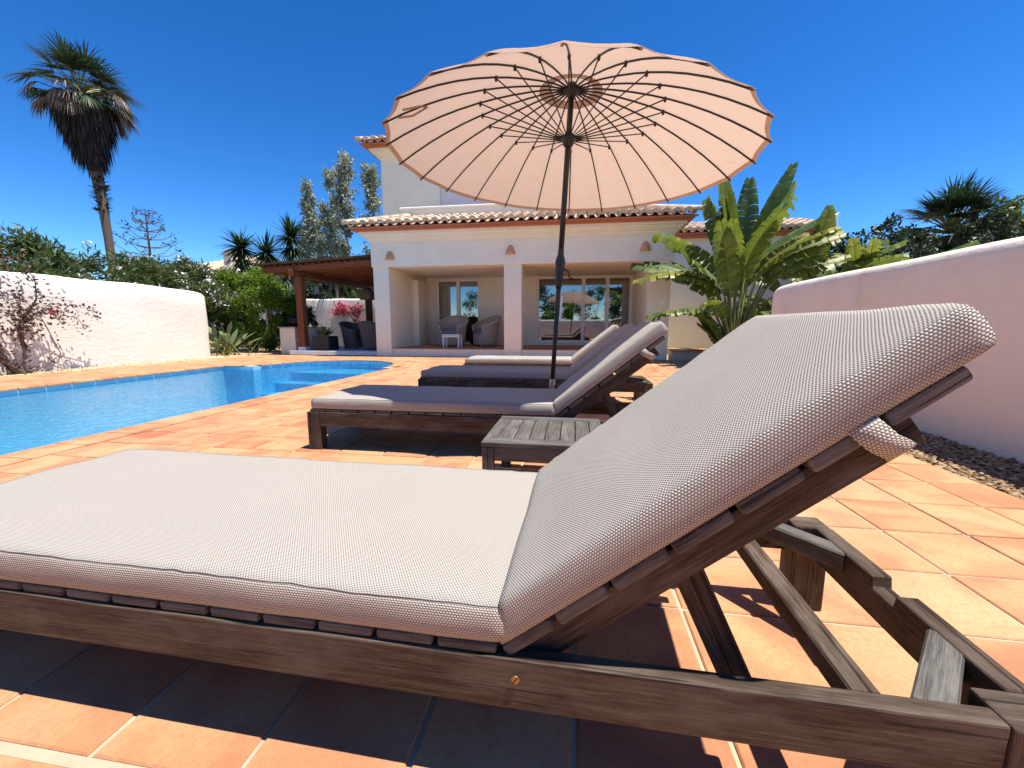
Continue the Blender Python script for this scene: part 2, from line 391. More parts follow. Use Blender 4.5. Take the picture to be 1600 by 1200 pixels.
class Acc:
    """collects polygons of one part"""
    def __init__(s): s.V = []; s.F = []
    def add(s, V, F):
        o = len(s.V); s.V += [tuple(v) for v in V]; s.F += [tuple(i+o for i in f) for f in F]
    def tube(s, path, r, seg=6): s.add(*tube_arrays(path, r, seg))
    def box(s, lo, hi):
        x0, y0, z0 = lo; x1, y1, z1 = hi
        s.add([(x0, y0, z0), (x1, y0, z0), (x1, y1, z0), (x0, y1, z0), (x0, y0, z1), (x1, y0, z1), (x1, y1, z1), (x0, y1, z1)],
              [(0, 3, 2, 1), (4, 5, 6, 7), (0, 1, 5, 4), (1, 2, 6, 5), (2, 3, 7, 6), (3, 0, 4, 7)])
    def build(s, name, mat, parent=None, smooth=False): return from_arrays(name, s.V, s.F, mat, parent, smooth)

def lathe(name, prof, mat, parent=None, seg=24, loc=(0, 0, 0), smooth=True):
    V = []; F = []; n = len(prof)
    for r, z in prof:
        for j in range(seg):
            a = 2*math.pi*j/seg; V.append((r*math.cos(a), r*math.sin(a), z))
    for i in range(n-1):
        for j in range(seg):
            j2 = (j+1) % seg; F.append((i*seg+j, i*seg+j2, (i+1)*seg+j2, (i+1)*seg+j))
    F.append(tuple(range(seg-1, -1, -1))); F.append(tuple((n-1)*seg+j for j in range(seg)))
    uv = []
    for f in F:
        for vi in f: i, j = divmod(vi, seg); uv.append((j/seg*2*math.pi*max(0.05, prof[min(i, n-1)][0]), prof[min(i, n-1)][1]))
    return from_arrays(name, V, F, mat, parent, smooth, uv, loc)

def copy_tree(o, parent=None):
    c = o.copy(); COL.objects.link(c); c.parent = parent
    for ch in list(o.children): copy_tree(ch, c)
    return c

def unit(v): return v/np.maximum(np.linalg.norm(v, axis=-1, keepdims=True), 1e-9)

def leaf_cloud(name, P, L, W, mat, parent=None, up=0.2, out=None, spread=1.0, fold=0.15):
    """diamond leaves at points P, pointing outwards/upwards at random"""
    P = np.asarray(P, float); n = len(P)
    d = rng.normal(size=(n, 3))*spread
    if out is not None: d += out
    d[:, 2] += up; d = unit(d)
    s = unit(np.cross(d, rng.normal(size=(n, 3)))); nn = np.cross(d, s)
    l = (L*(0.6+0.8*rng.random(n)))[:, None]; wd = (W*(0.6+0.8*rng.random(n)))[:, None]
    V = np.stack([P, P+d*l*0.5+s*wd*0.5+nn*wd*fold, P+d*l, P+d*l*0.5-s*wd*0.5+nn*wd*fold], 1)
    return quads(name, V, mat, parent)

def clumps(centers, radii, per, flat=1.0):
    out = []
    for c, r in zip(centers, radii):
        v = unit(rng.normal(size=(per, 3)))*(rng.random(per)**0.45)[:, None]*r
        v[:, 2] *= flat; out.append(v+np.asarray(c))
    return np.concatenate(out)

# ------------------------------------------------------------------ ground and pool
POOL_X0, POOL_X1, POOL_Y0, POOL_Y1 = -8.25, -3.98, -1.2, 8.62
RC = (-5.85, 8.85); RA, RB = 1.62, 1.75
def pool_outline(off=0.0, n=22):
    pts = [(POOL_X1+off, POOL_Y0-off), (POOL_X1+off, POOL_Y1+off), (RC[0]+RA+off, POOL_Y1+off), (RC[0]+RA+off, RC[1])]
    for i in range(1, n):
        a = math.pi*i/n; pts.append((RC[0]+(RA+off)*math.cos(a), RC[1]+(RB+off)*math.sin(a)))
    pts += [(RC[0]-RA-off, RC[1]), (RC[0]-RA-off, POOL_Y1+off), (POOL_X0-off, POOL_Y1+off), (POOL_X0-off, POOL_Y0-off)]
    return pts
def in_pool(x, y, off=0.0):
    if POOL_X0-off < x < POOL_X1+off and POOL_Y0-off < y < POOL_Y1+off: return True
    if abs(x-RC[0]) < RA+off and POOL_Y1 <= y < RC[1]: return True
    return y >= RC[1] and ((x-RC[0])/(RA+off))**2+((y-RC[1])/(RB+off))**2 < 1

hx0, hx1, hy0, hy1 = -8.9, -3.3, -1.6, 11.3
B = 900
V = []; F = []
for (a, b, c, d) in ((-B, -B, B, hy0), (-B, hy1, B, B), (-B, hy0, hx0, hy1), (hx1, hy0, B, hy1)):
    o = len(V); V += [(a, b, -.06), (c, b, -.06), (c, d, -.06), (a, d, -.06)]; F.append((o, o+1, o+2, o+3))
tag(from_arrays('ground', V, F, 'earth'), kind='structure')

# paving bed (grout) around the pool, as a ring of quads between the pool outline and a rectangle
paving = empty('terrace_paving'); tag(paving, kind='structure')
PX0, PX1, PY0, PY1 = -10.25, 2.36, -4.0, 12.1
def grout_bed():
    V = []; F = []
    def q(a, b, c, d):
        o = len(V); V.extend([(a, b, -.007), (c, b, -.007), (c, d, -.007), (a, d, -.007)]); F.append((o, o+1, o+2, o+3))
    q(POOL_X1, PY0, PX1, POOL_Y1); q(PX0, PY0, POOL_X0, POOL_Y1); q(POOL_X0, PY0, POOL_X1, POOL_Y0)
    ytop = 11.0
    q(PX0, ytop, PX1, PY1+0.03); q(RC[0]+RA, POOL_Y1, PX1, ytop); q(PX0, POOL_Y1, RC[0]-RA, ytop)
    n = 22
    for i in range(n):
        a0 = math.pi*i/n; a1 = math.pi*(i+1)/n
        p = [(RC[0]+RA*math.cos(t), RC[1]+RB*math.sin(t)) for t in (a0, a1)]
        o = len(V); V.extend([(p[0][0], p[0][1], -.007), (p[0][0], ytop, -.007), (p[1][0], ytop, -.007), (p[1][0], p[1][1], -.007)]); F.append((o, o+1, o+2, o+3))
    from_arrays('grout_bed', V, F, 'grout', paving)
grout_bed()

# tiles
JOINT_X = -2.70
def tile_lines(t0, lo, hi):
    k0 = math.floor((lo-t0)/PITCH_T); return [t0+PITCH_T*k for k in range(k0, int((hi-t0)/PITCH_T)+2)]
xl = tile_lines(TX0, PX0, PX1); yl = tile_lines(TY0, PY0, PY1)
def gap_x(x): return 0.024 if abs(x-(TX0-10*PITCH_T)) < .02 else 0.012
def gap_y(y): return 0.026 if abs(y-(TY0-PITCH_T)) < .02 else 0.012
tiles = []
for i in range(len(xl)-1):
    for j in range(len(yl)-1):
        x0, x1, y0, y1 = xl[i]+gap_x(xl[i])/2, xl[i+1]-gap_x(xl[i+1])/2, yl[j]+gap_y(yl[j])/2, yl[j+1]-gap_y(yl[j+1])/2
        x0 = max(x0, PX0); x1 = min(x1, PX1); y1 = min(y1, PY1-.01)
        cop = 0.31
        # clip against straight coping on both pool sides
        if y0 < POOL_Y1+cop:
            if x0 < POOL_X1+cop < x1: x0 = POOL_X1+cop+.008
            if x0 < POOL_X0-cop < x1: x1 = POOL_X0-cop-.008
        if x1-x0 < .03 or y1-y0 < .03: continue
        if any(in_pool(x, y, cop) for x in (x0+.002, x1-.002, (x0+x1)/2) for y in (y0+.002, y1-.002, (y0+y1)/2)): 
            continue
        tiles.append((x0, x1, y0, y1))
fwd = np.array([-math.sin(YAW), math.cos(YAW)]); rgt = np.array([math.cos(YAW), math.sin(YAW)])
def visible_depth(t):
    c = np.array([(t[0]+t[1])/2, (t[2]+t[3])/2]); z = c@fwd; x = c@rgt
    return z if z > .45 and abs(x)/z < 1.32 else 1e3+abs(z)
tiles.sort(key=visible_depth)
_tm = {}
def tile_mesh(sx, sy):
    key = (round(sx, 3), round(sy, 3))
    if key not in _tm:
        b = 0.004; h = .014; V = []
        for z, q in ((-h, 0), (-b, 0), (0, b)):
            V += [(-sx/2+q, -sy/2+q, z), (sx/2-q, -sy/2+q, z), (sx/2-q, sy/2-q, z), (-sx/2+q, sy/2-q, z)]
        F = [(8, 9, 10, 11)]+[(r*4+i, r*4+(i+1) % 4, r*4+4+(i+1) % 4, r*4+4+i) for r in (0, 1) for i in range(4)]
        me = bpy.data.meshes.new('tile'); me.from_pydata(V, [], F); me.materials.append(M['tile']); me.update(); _tm[key] = (me, V, F)
    return _tm[key]
rest = Acc()
for idx, (x0, x1, y0, y1) in enumerate(tiles):
    me, tv, tf = tile_mesh(x1-x0, y1-y0); c = ((x0+x1)/2, (y0+y1)/2, random.uniform(-.0012, .0012))
    if idx < 300:
        link('floor_tile', me, None, paving, c, (random.gauss(0, .0022), random.gauss(0, .0022), random.gauss(0, .002)))
    else: rest.add([(v[0]+c[0], v[1]+c[1], v[2]+c[2]) for v in tv], tf)
tag(rest.build('distant_floor_tiles', 'tile', paving), kind='stuff')
# coping: bullnose slabs along both sides, wedges round the roman end
def coping_piece(c4):
    """c4: four plan corners, first edge (0-1) is the pool edge"""
    ic = Vector((sum(p[0] for p in c4)/4, sum(p[1] for p in c4)/4, 0))
    V = []
    prof = [(0.0, -.035), (0.0, -.012), (.008, -.002), (.03, .004)]
    for t, z in prof:
        for k in (0, 1):
            p = Vector((*c4[k], 0)); q = Vector((*c4[3-k], 0)); pp = p+(q-p).normalized()*t; V.append((pp.x, pp.y, z))
    for z in (.004, -.035):
        for k in (0, 1): V.append((*c4[3-k], z))
    F = [(i*2, i*2+1, i*2+3, i*2+2) for i in range(5)]
    F.append((0, 2, 4, 6, 8, 10)); F.append((11, 9, 7, 5, 3, 1))
    return from_arrays('coping_tile', [tuple(Vector(v)-ic) for v in V], F, 'tile', paving, False, None, ic)
ov = .03
y = POOL_Y0
while y < POOL_Y1+.25:
    y2 = y+PITCH_T-.009
    coping_piece([(POOL_X1-ov, y), (POOL_X1-ov, y2), (POOL_X1+.31, y2), (POOL_X1+.31, y)])
    if y > 2: coping_piece([(POOL_X0+ov, y2), (POOL_X0+ov, y), (POOL_X0-.31, y), (POOL_X0-.31, y2)])
    y += PITCH_T
n = 17
for i in range(n):
    a0 = math.pi*i/n+.004; a1 = math.pi*(i+1)/n-.004
    e = lambda a, o: (RC[0]+(RA+o)*math.cos(a), RC[1]+(RB+o)*math.sin(a))
    coping_piece([e(a0, -ov), e(a1, -ov), e(a1, .30), e(a0, .30)])
for sx, xa, xb in ((1, RC[0]+RA+.31, POOL_X1-ov), (-1, POOL_X0+ov, RC[0]-RA-.31)):
    coping_piece([(xb, POOL_Y1-ov), (xa, POOL_Y1-ov), (xa, POOL_Y1+.31), (xb, POOL_Y1+.31)])
# small cut tiles filling the gap round the roman end
fill = Acc()
for (x0, y0) in [(xx, yy) for xx in np.arange(-9.9, -2.6, .10) for yy in np.arange(8.6, 11.6, .10)]:
    cx, cy = x0+.05, y0+.05
    if in_pool(cx, cy, .33) and False: continue
    if in_pool(cx, cy, .34): continue
    if any(t[0]-.04 < cx < t[1]+.04 and t[2]-.04 < cy < t[3]+.04 for t in tiles if 8 < t[2] < 12 and t[0] < -2): continue
    fill.box((x0, y0, -.012), (x0+.0985, y0+.0985, -.001))
tag(fill.build('cut_floor_tiles', 'tile', paving), kind='stuff')

# pool basin, steps, water
def basin():
    out = pool_outline(); n = len(out); zf = -1.35; V = []; F = []
    for z in (-.03, zf): V += [(x, y, z) for x, y in out]
    for i in range(n):
        j = (i+1) % n; F.append((i, j, n+j, n+i))
    F.append(tuple(n+i for i in range(n)))
    root = empty('pool_basin'); tag(root, kind='structure')
    from_arrays('pool_shell', V, F, 'mosaic', root)
    for k in range(4):
        top = -.26-.23*k; r = 1-.0-.18*(3-k)*0
        o2 = []; depth_y = RC[1]-0.15+0.95-0.42*k+.0
        # each step spans the roman end back from a curved nosing
        for i in range(13):
            a = math.pi*i/12; o2.append((RC[0]+(RA-.005)*math.cos(a), RC[1]+(RB-.005)*math.sin(a)))
        front = []
        for i in range(9):
            t = i/8; x = RC[0]-(RA-.005)+2*(RA-.005)*t
            front.append((x, min(depth_y-0.25*math.sin(math.pi*t), RC[1]+RB*math.sqrt(max(0, 1-((x-RC[0])/RA)**2))-.01 if False else depth_y-0.25*math.sin(math.pi*t))))
        poly = [p for p in o2 if p[1] > depth_y-.02]
        if not poly: continue
        xs = RA*math.sqrt(max(0, 1-max(0, (depth_y-RC[1])/RB)**2))-.006
        front = [(RC[0]-xs+2*xs*i/8, depth_y-0.22*math.sin(math.pi*i/8)) for i in range(9)]
        poly = poly+front; m = len(poly); VV = [(x, y, top) for x, y in poly]+[(x, y, zf) for x, y in poly]
        FF = [tuple(range(m))]+[(i, m+i, m+(i+1) % m, (i+1) % m) for i in range(m)]
        from_arrays('pool_step', VV, FF, 'mosaic', root)
basin()
ws = [(x, y, -.095) for x, y in pool_outline(-.002)]
tag(from_arrays('water', ws, [tuple(range(len(ws)))], 'water'), kind='structure')

# gravel strips
def gravel(name, x0, x1, y0, y1, n, size, label, mat='gravel'):
    me0 = np.array([(1, 0, 0), (0, 1, 0), (-1, 0, 0), (0, -1, 0), (0, 0, 1), (0, 0, -1)], float)
    tri = [(0, 1, 4), (1, 2, 4), (2, 3, 4), (3, 0, 4), (1, 0, 5), (2, 1, 5), (3, 2, 5), (0, 3, 5)]
    V = []; F = []
    for k in range(n):
        p = np.array([rng.uniform(x0, x1)+rng.normal()*.02, rng.uniform(y0, y1), -.018+rng.random()*.02]); s = size*rng.uniform(.5, 1.3)
        a = rng.uniform(0, 6.28); c, sn = math.cos(a), math.sin(a)
        v = me0*np.array([1.3, .9, .6])*rng.uniform(.75, 1.25, (6, 3)); v = v@np.array([[c, sn, 0], [-sn, c, 0], [0, 0, 1]])*s+p
        o = len(V); V += v.tolist(); F += [(a_+o, b+o, c_+o) for a_, b, c_ in tri]
    g = from_arrays(name, V, F, mat); tag(g, label, 'gravel', None, 'stuff')
gravel('gravel', 2.37, 3.02, 1.6, 7.6, 6500, .016, 'brown gravel strip along the foot of the right garden wall', 'gravelbrown')
gravel('gravel', -10.8, -10.27, 5.2, 11.2, 3500, .022, 'pale yellow gravel along the foot of the left wall')
gravel('gravel', -12.8, -10.27, 10.9, 13.4, 6000, .024, 'pale gravel bed around the low strelitzia clump')
bed = Acc(); bed.box((2.365, -4.0, -.05), (3.05, 8.0, -.02)); bed.box((-10.85, 3, -.05), (-10.26, 13.4, -.02)); bed.box((-14, 10.9, -.055), (-10.86, 13.4, -.021))
bed.box((2.365, 8.0, -.05), (9, 12.05, -.02))
tag(bed.build('gravel_bed', 'earth'), kind='structure')

# ------------------------------------------------------------------ garden walls
def garden_wall(name, sections, label, mat='wallplaster', along='y', wob=.013):
    """sections: (s, zt, face, back): wall profile with rounded top at distance s"""
    V = []; F = []; m = 0
    for s, zt, a, b in sections:
        t = b-a; r = abs(t)*.33; sg = 1 if t > 0 else -1
        pr = [(a, -.05), (a, zt*.25), (a, zt*.5), (a, zt*.75), (a, zt-r), (a+sg*r*.13, zt-r*.5), (a+sg*r*.5, zt-r*.13), (a+sg*r, zt), (b-sg*r, zt), (b-sg*r*.5, zt-r*.13), (b-sg*r*.13, zt-r*.5), (b, zt-r), (b, -.05)]
        m = len(pr)
        for k, (x, z) in enumerate(pr):
            dx = wob*(math.sin(s*2.1+z*3.3)+.6*math.sin(s*5.3-z*6.1)) if 0 < k < m-1 else 0
            dz = wob*.8*math.sin(s*3.7) if k > 3 and k < m-1 else 0
            V.append((x+dx, s, z+dz) if along == 'y' else (s, x+dx, z+dz))
    for i in range(len(sections)-1):
        for k in range(m-1): F.append((i*m+k, i*m+k+1, (i+1)*m+k+1, (i+1)*m+k))
    F.append(tuple(range(m))); F.append(tuple((len(sections)-1)*m+k for k in range(m-1, -1, -1)))
    o = from_arrays(name, V, F, mat, None, True); tag(o, label, 'wall'); return o
secs = [(yy, 1.975, -10.83, -11.22) for yy in np.arange(2.5, 9.3, .3)]
for k in range(12):
    t = k/11; yy = 9.5+1.5*math.sin(t*math.pi/2); secs.append((yy, 1.975-.10*t-.16*t**6, -10.83-.16*max(0, t-.6)**2*6, -11.22+.10*max(0, t-.6)**2*6))
garden_wall('garden_wall', secs, 'sunlit white plastered garden wall with curved end beside the pool')
secs = []
for yy in list(np.arange(-4.0, 4.9, .35))+[5.010, 5.014, 5.022, 5.026]+list(np.arange(5.3, 6.5, .3)):
    gx = .010 if 5.012 < yy < 5.024 else 0
    secs.append((yy, 1.535, 3.02+gx, 3.36))
for k in range(9):
    t = k/8; secs.append((6.55+.47*math.sin(t*math.pi/2), 1.535-.03*t-.10*t**4, 3.02+.12*max(0, t-.5)**2*4*.5, 3.36-.1*max(0, t-.5)**2*4*.5))
garden_wall('garden_wall', secs, 'shaded pinkish garden wall with rounded white top behind the nearest lounger', 'pinkwall', wob=.004)
garden_wall('garden_wall', [(xx, 2.28, 19.0, 19.3) for xx in np.arange(-15.5, -6.2, .6)], 'white garden wall behind the pergola and pink blossoms', along='x')
# behind the photographer: the wall and trees that the windows reflect
garden_wall('garden_wall', [(xx, 1.5, -4.1, -4.45) for xx in np.arange(-12, 9, .7)], 'low white wall mirrored in the big sliding window', along='x')

# ------------------------------------------------------------------ house
house = empty('villa', (0, 0, 0)); tag(house, 'white two storey villa with arcaded porch and clay tile eaves', 'house')
FY = 12.1; BY = 15.2; FZ = .24; CZ = 2.72
def hb(name, lo, hi, mat='stucco', bevel=.008): return box(name, lo, hi, mat, house, bevel)
# porch plinth and floor
hb('porch_plinth', (-6.05, FY+.05, -.05), (2.6, BY, FZ-.012))
pf = box('porch_floor', (-6.04, FY+.03, FZ-.012), (2.59, BY, FZ), 'tile', house, .004)
# pillars and piers
hb('pillar', (-6.1, FY, -.05), (-5.6, FY+.5, 2.705), bevel=.012)
hb('pillar', (-2.05, FY, -.05), (-1.53, FY+.5, 2.705), bevel=.012)
hb('pillar', (2.02, FY, -.05), (2.62, FY+.5, 2.705), bevel=.012)
box('porch_beam', (-6.135, FY-.035, 2.705), (2.655, FY+.5, 3.40), 'stucco', house, .01)
hb('side_wall', (-6.09, FY+.502, -.04), (-5.62, BY+.3, 3.39))
hb('wall_pilaster', (-5.618, 14.0, FZ), (-5.42, 14.75, 2.52), 'stucco')
hb('side_wall', (2.04, FY+.502, -.04), (2.60, BY+.3, 3.39))
box('porch_ceiling', (-5.6, FY+.502, CZ), (2.02, BY, CZ+.1), 'beige', house, 0)
# back wall with openings
def back_wall():
    y0, y1 = BY, BY+.28
    ops = [(-5.16, -3.50, FZ+.03, 2.66), (-1.36, 2.0, FZ+.10, 2.72-.02)]
    xs = -5.618
    for (a, b, z0, z1) in ops:
        hb('back_wall', (xs, y0, FZ), (a, y1, CZ), 'beige', 0)
        hb('back_wall', (a, y0, z1), (b, y1, CZ+.09), 'beige', 0)
        hb('back_wall', (a, y0, FZ-.1), (b, y1, z0), 'beige', 0)
        xs = b
    hb('back_wall', (xs, y0, FZ), (2.039, y1, CZ), 'beige', 0)
back_wall()
def window(x0, x1, z0, z1, y, splits, name='sliding_window'):
    fr = Acc(); f = .075
    fr.box((x0, y, z0), (x0+f, y+.09, z1)); fr.box((x1-f, y, z0), (x1, y+.09, z1))
    fr.box((x0+f, y, z1-f), (x1-f, y+.09, z1)); fr.box((x0+f, y, z0), (x1-f, y+.09, z0+f))
    wn_ = fr.build(name, 'frame', house)
    ed = [x0+f]+splits+[x1-f]
    for i, s in enumerate(splits): box('mullion', (s-.065, y-.012, z0+f+.001), (s+.065, y+.07, z1-f-.001), 'frame', wn_, .006)
    for i in range(len(ed)-1):
        a = ed[i]+(.066 if i > 0 else .001); b = ed[i+1]-(.066 if i < len(ed)-2 else .001)
        box('pane', (a, y+.035+.012*(i % 2), z0+f+.001), (b, y+.041+.012*(i % 2), z1-f-.001), 'glass', wn_)
    return wn_
window(-5.16, -3.50, FZ+.03, 2.66, BY+.05, [-4.33])
window(-1.36, 2.0, FZ+.10, 2.70, BY+.05, [0.32, 1.16])
# dim interior behind the glass
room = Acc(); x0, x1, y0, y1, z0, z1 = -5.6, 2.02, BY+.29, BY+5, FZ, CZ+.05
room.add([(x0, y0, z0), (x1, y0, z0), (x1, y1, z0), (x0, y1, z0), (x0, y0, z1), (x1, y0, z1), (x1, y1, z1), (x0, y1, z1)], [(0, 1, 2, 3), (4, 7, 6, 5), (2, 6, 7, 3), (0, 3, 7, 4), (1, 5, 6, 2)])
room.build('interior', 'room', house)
# cornice mouldings along the front and both returns
def cornice(x0, x1, y, z, ydep, steps, mat='stucco'):
    a = Acc()
    for (o, h0, h1) in steps: a.box((x0-o, y-o, z+h0), (x1+o, y+ydep+o, z+h1))
    return a.build('cornice', mat, house)
ST = [(.04, 0, .05), (.08, .05, .10), (.085, .10, .115), (.15, .115, .16), (.20, .16, .205), (.21, .205, .22), (.28, .22, .285)]
cornice(-6.1, 2.62, FY, 3.40, 3.3, ST)
def slab_course(x0, x1, y0, y1, z, over):
    a = Acc(); a.box((x0-over, y0-over, z), (x1+over, y1+over, z+.035)); a.box((x0-over-.05, y0-over-.05, z+.035), (x1+over+.05, y1+over+.05, z+.075))
    return a.build('clay_slab_course', 'redslab', house)
slab_course(-6.1, 2.62, FY, FY+3.3, 3.686, .38)

# barrel roof tiles
def tile_shell(r0, r1, L, th=.014, seg=7, up=True):
    V = []; F = []
    for (yy, r) in ((0, r0), (L, r1)):
        for rr in (r, r-th):
            for j in range(seg+1):
                a = math.pi*j/seg; V.append((rr*math.cos(a), yy, rr*math.sin(a)*(1 if up else -1)))
    k = seg+1
    for j in range(seg):
        F.append((j, j+1, 2*k+j+1, 2*k+j)); F.append((k+j+1, k+j, 3*k+j, 3*k+j+1)); F.append((j+1, j, k+j, k+j+1)); F.append((2*k+j, 2*k+j+1, 3*k+j+1, 3*k+j))
    F.append((0, 2*k, 3*k, k)); F.append((seg, k+seg, 3*k+seg, 2*k+seg))
    me = bpy.data.meshes.new('roof_tile'); me.from_pydata(V, [], F); me.materials.append(M['rooftile'])
    me.polygons.foreach_set('use_smooth', [True]*len(F)); me.update(); return me
def capped(me):
    m2 = me.copy(); bm = bmesh.new(); bm.from_mesh(m2)
    vs = [bm.verts.new((.102*math.cos(math.pi*j/7), .012, .102*math.sin(math.pi*j/7))) for j in range(8)]; bm.faces.new(vs[::-1]); bm.to_mesh(m2); bm.free(); return m2
COVER = tile_shell(.112, .094, .46); COVER_END = capped(COVER); CHANNEL = tile_shell(.092, .078, .46, up=False)
def tile_roof(parent, x0, x1, y0, z0, slope, rows, pitch=.268, hip_l=True, hip_r=True, part='roof'):
    run = rows*.37
    d = Vector((0, math.cos(slope), math.sin(slope)))
    V = [(x0, y0, z0), (x1, y0, z0), (x1-(run*math.cos(slope) if hip_r else 0), y0+run*d.y, z0+run*d.z), (x0+(run*math.cos(slope) if hip_l else 0), y0+run*d.y, z0+run*d.z)]
    low = [(v[0], v[1], v[2]-.05) for v in V]
    roof = from_arrays(part, V+low, [(0, 1, 2, 3), (7, 6, 5, 4), (0, 4, 5, 1), (1, 5, 6, 2), (2, 6, 7, 3), (3, 7, 4, 0)], 'redslab', parent)
    n = int(round((x1-x0)/pitch)); p = (x1-x0)/n
    for r in range(rows):
        base = Vector((0, y0-.07, z0+.02))+d*(r*.37)
        ins = r*.37*math.cos(slope)+.05
        for i in range(n+1):
            x = x0+p*i
            if (not hip_l or x > x0+ins-.12) and (not hip_r or x < x1-ins+.12):
                link('roof_tile', COVER_END if r == 0 else COVER, None, roof, (x, base.y+random.uniform(-.012, .012), base.z+.055+random.uniform(-.004, .004)), (slope-.03, 0, random.gauss(0, .012)))
            xc = x+p/2
            if i < n and (not hip_l or xc > x0+ins-.05) and (not hip_r or xc < x1-ins+.05):
                link('channel_tile', CHANNEL, None, roof, (xc, base.y+.02, base.z+.075), (slope-.03, 0, 0))
    return roof
HIPME = tile_shell(.115, .10, .42, .015)
def hip_tiles(parent, a, b, n):
    a = Vector(a); b = Vector(b); d = (b-a).normalized()
    q = d.to_track_quat('Y', 'Z').to_euler()
    for i in range(n):
        link('ridge_tile', HIPME, None, parent, a+(b-a)*(i/n), (q.x+.03, q.y, q.z))
SL = math.atan(.33)
rf = tile_roof(house, -6.62, 3.12, 11.62, 3.775, SL, 4)
hip_tiles(rf, (-6.70, 11.56, 3.86), (-5.25, 13.0, 4.36), 6)
hip_tiles(rf, (3.20, 11.56, 3.86), (1.75, 13.0, 4.36), 6)
# side slopes (plain tiles seen only from the sides)
for sx, xe, xt in ((-1, -6.62, -5.25), (1, 3.12, 1.75)):
    from_arrays('side_roof', [(xe, 11.62, 3.775), (xe, 15.8, 3.775), (xt, 15.8, 4.30), (xt, 13.0, 4.30)], [(0, 1, 2, 3)] if sx > 0 else [(3, 2, 1, 0)], 'rooftile', house)
# balcony parapet and upper storey
box('parapet', (-5.5, 13.0, 3.9), (2.0, 13.2, 4.585), 'pinkwall', house, .01)
box('parapet_coping', (-5.56, 12.94, 4.585), (2.06, 13.26, 4.65), 'copingwhite', house, .02)
UX0, UX1, UY = -6.6, 0.9, 14.0
box('upper_wall', (UX0, UY, 3.8), (-4.55, UY+4.5, 6.62), 'stucco', house, .01)
box('upper_wall', (-2.75, UY, 3.8), (UX1, UY+4.5, 6.62), 'stucco', house, .01)
box('upper_wall', (-4.55, UY+.002, 5.95), (-2.75, UY+4.5, 6.619), 'stucco', house, 0)
sh = box('roller_shutter', (-4.55, UY+.09, 3.9), (-2.75, UY+.12, 5.95), 'frame', house, 0)
for k in range(26):
    z = 4.62+k*.05
    box('shutter_slat', (-.9, -.034, z-4.925), (.9, -.014, z+.044-4.925), 'shutter', sh, .006)
cornice(UX0, UX1, UY, 6.50, 4.5, ST)
a = Acc(); a.box((UX0-.38, UY-.38, 6.786), (UX1+.38, UY+4.88, 6.82)); a.box((UX0-.43, UY-.43, 6.82), (UX1+.43, UY+4.93, 6.86)); a.build('clay_slab_course', 'redslab', house)
ur = tile_roof(house, UX0-.5, UX1+.5, UY-.48, 6.87, SL, 3, part='upper_roof')
hip_tiles(ur, (UX0-.58, UY-.54, 6.95), (UX0+2.2, UY+2.2, 7.86), 9)
from_arrays('upper_roof_slope', [(UX0-.5, UY-.48, 6.88), (UX1+.5, UY-.48, 6.88), (UX1-2.3, UY+2.2, 7.75), (UX0+2.3, UY+2.2, 7.75), (UX0-.5, UY+5, 6.88), (UX1+.5, UY+5, 6.88)], [(0, 1, 2, 3), (0, 3, 4), (1, 5, 2), (3, 2, 5, 4)], 'rooftile', house)
# right wing behind the strelitzia
box('wing_wall', (2.605, 15.5, -.05), (7.8, 19.5, 3.95), 'pinkwall', house, .01)
a = Acc(); a.box((2.605, 15.2, 3.95), (8.05, 19.5, 4.03)); a.build('clay_slab_course', 'redslab', house)
wr = tile_roof(house, 2.98, 7.95, 15.1, 4.05, SL, 5, hip_l=False, hip_r=False, part='wing_roof')
box('wing_parapet', (8.06, 15.0, 3.97), (8.24, 17.2, 4.46), 'copingwhite', house, .02)
box('wing_parapet', (2.7, 15.05, 3.96), (2.86, 17.2, 4.42), 'copingwhite', house, .02)
# wall lamps
def wall_lamp(x, z, label):
    V = []; F = []; seg = 10; prof = [(.145, 0), (.135, .06), (.11, .14), (.075, .21), (.03, .26)]
    for r, h in prof:
        for j in range(seg+1):
            an = math.pi*j/seg; V.append((r*math.cos(an), -r*math.sin(an)*.8, h))
    k = seg+1
    for i in range(len(prof)-1):
        for j in range(seg): F.append((i*k+j, (i+1)*k+j, (i+1)*k+j+1, i*k+j+1))
    F.append(tuple((len(prof)-1)*k+j for j in range(k)))
    root = empty('wall_lamp', (x, FY-.036, z)); tag(root, label, 'wall lamp', 'terracotta lamps on the porch beam')
    sh_ = from_arrays('lamp_shade', V, F, 'sconce', root, True)
    so_ = sh_.modifiers.new('t', 'SOLIDIFY'); so_.thickness = .012
    box('bracket', (-.02, -.05, .02), (.02, .0, .10), 'sconce', root)
wall_lamp(-5.52, 2.90, 'leftmost terracotta half cone wall lamp above the corner pillar')
wall_lamp(-1.85, 2.97, 'middle terracotta half cone wall lamp above the central pillar')
wall_lamp(1.90, 2.97, 'rightmost terracotta half cone wall lamp beside the strelitzia leaves')
cm = empty('security_camera', (-5.615, 13.55, 2.50)); tag(cm, 'small white security camera on the inner side wall of the porch', 'camera')
lathe('camera_base', [(.045, 0), (.045, .02), (.02, .05)], 'frame', cm, 12); tube('camera_body', [(.02, 0, .0), (.16, -.05, -.03)], .035, 'frame', cm)

# low stone bench by the right pier
bn = empty('stone_bench', (3.15, 12.0, 0)); tag(bn, 'low stone bench with pale slab top beside the strelitzia', 'bench')
box('bench_base', (-.42, -.2, -.05), (.55, .45, .24), 'concrete', bn, .01); box('bench_top', (-.48, -.26, .242), (.6, .5, .30), 'tile', bn, .01)

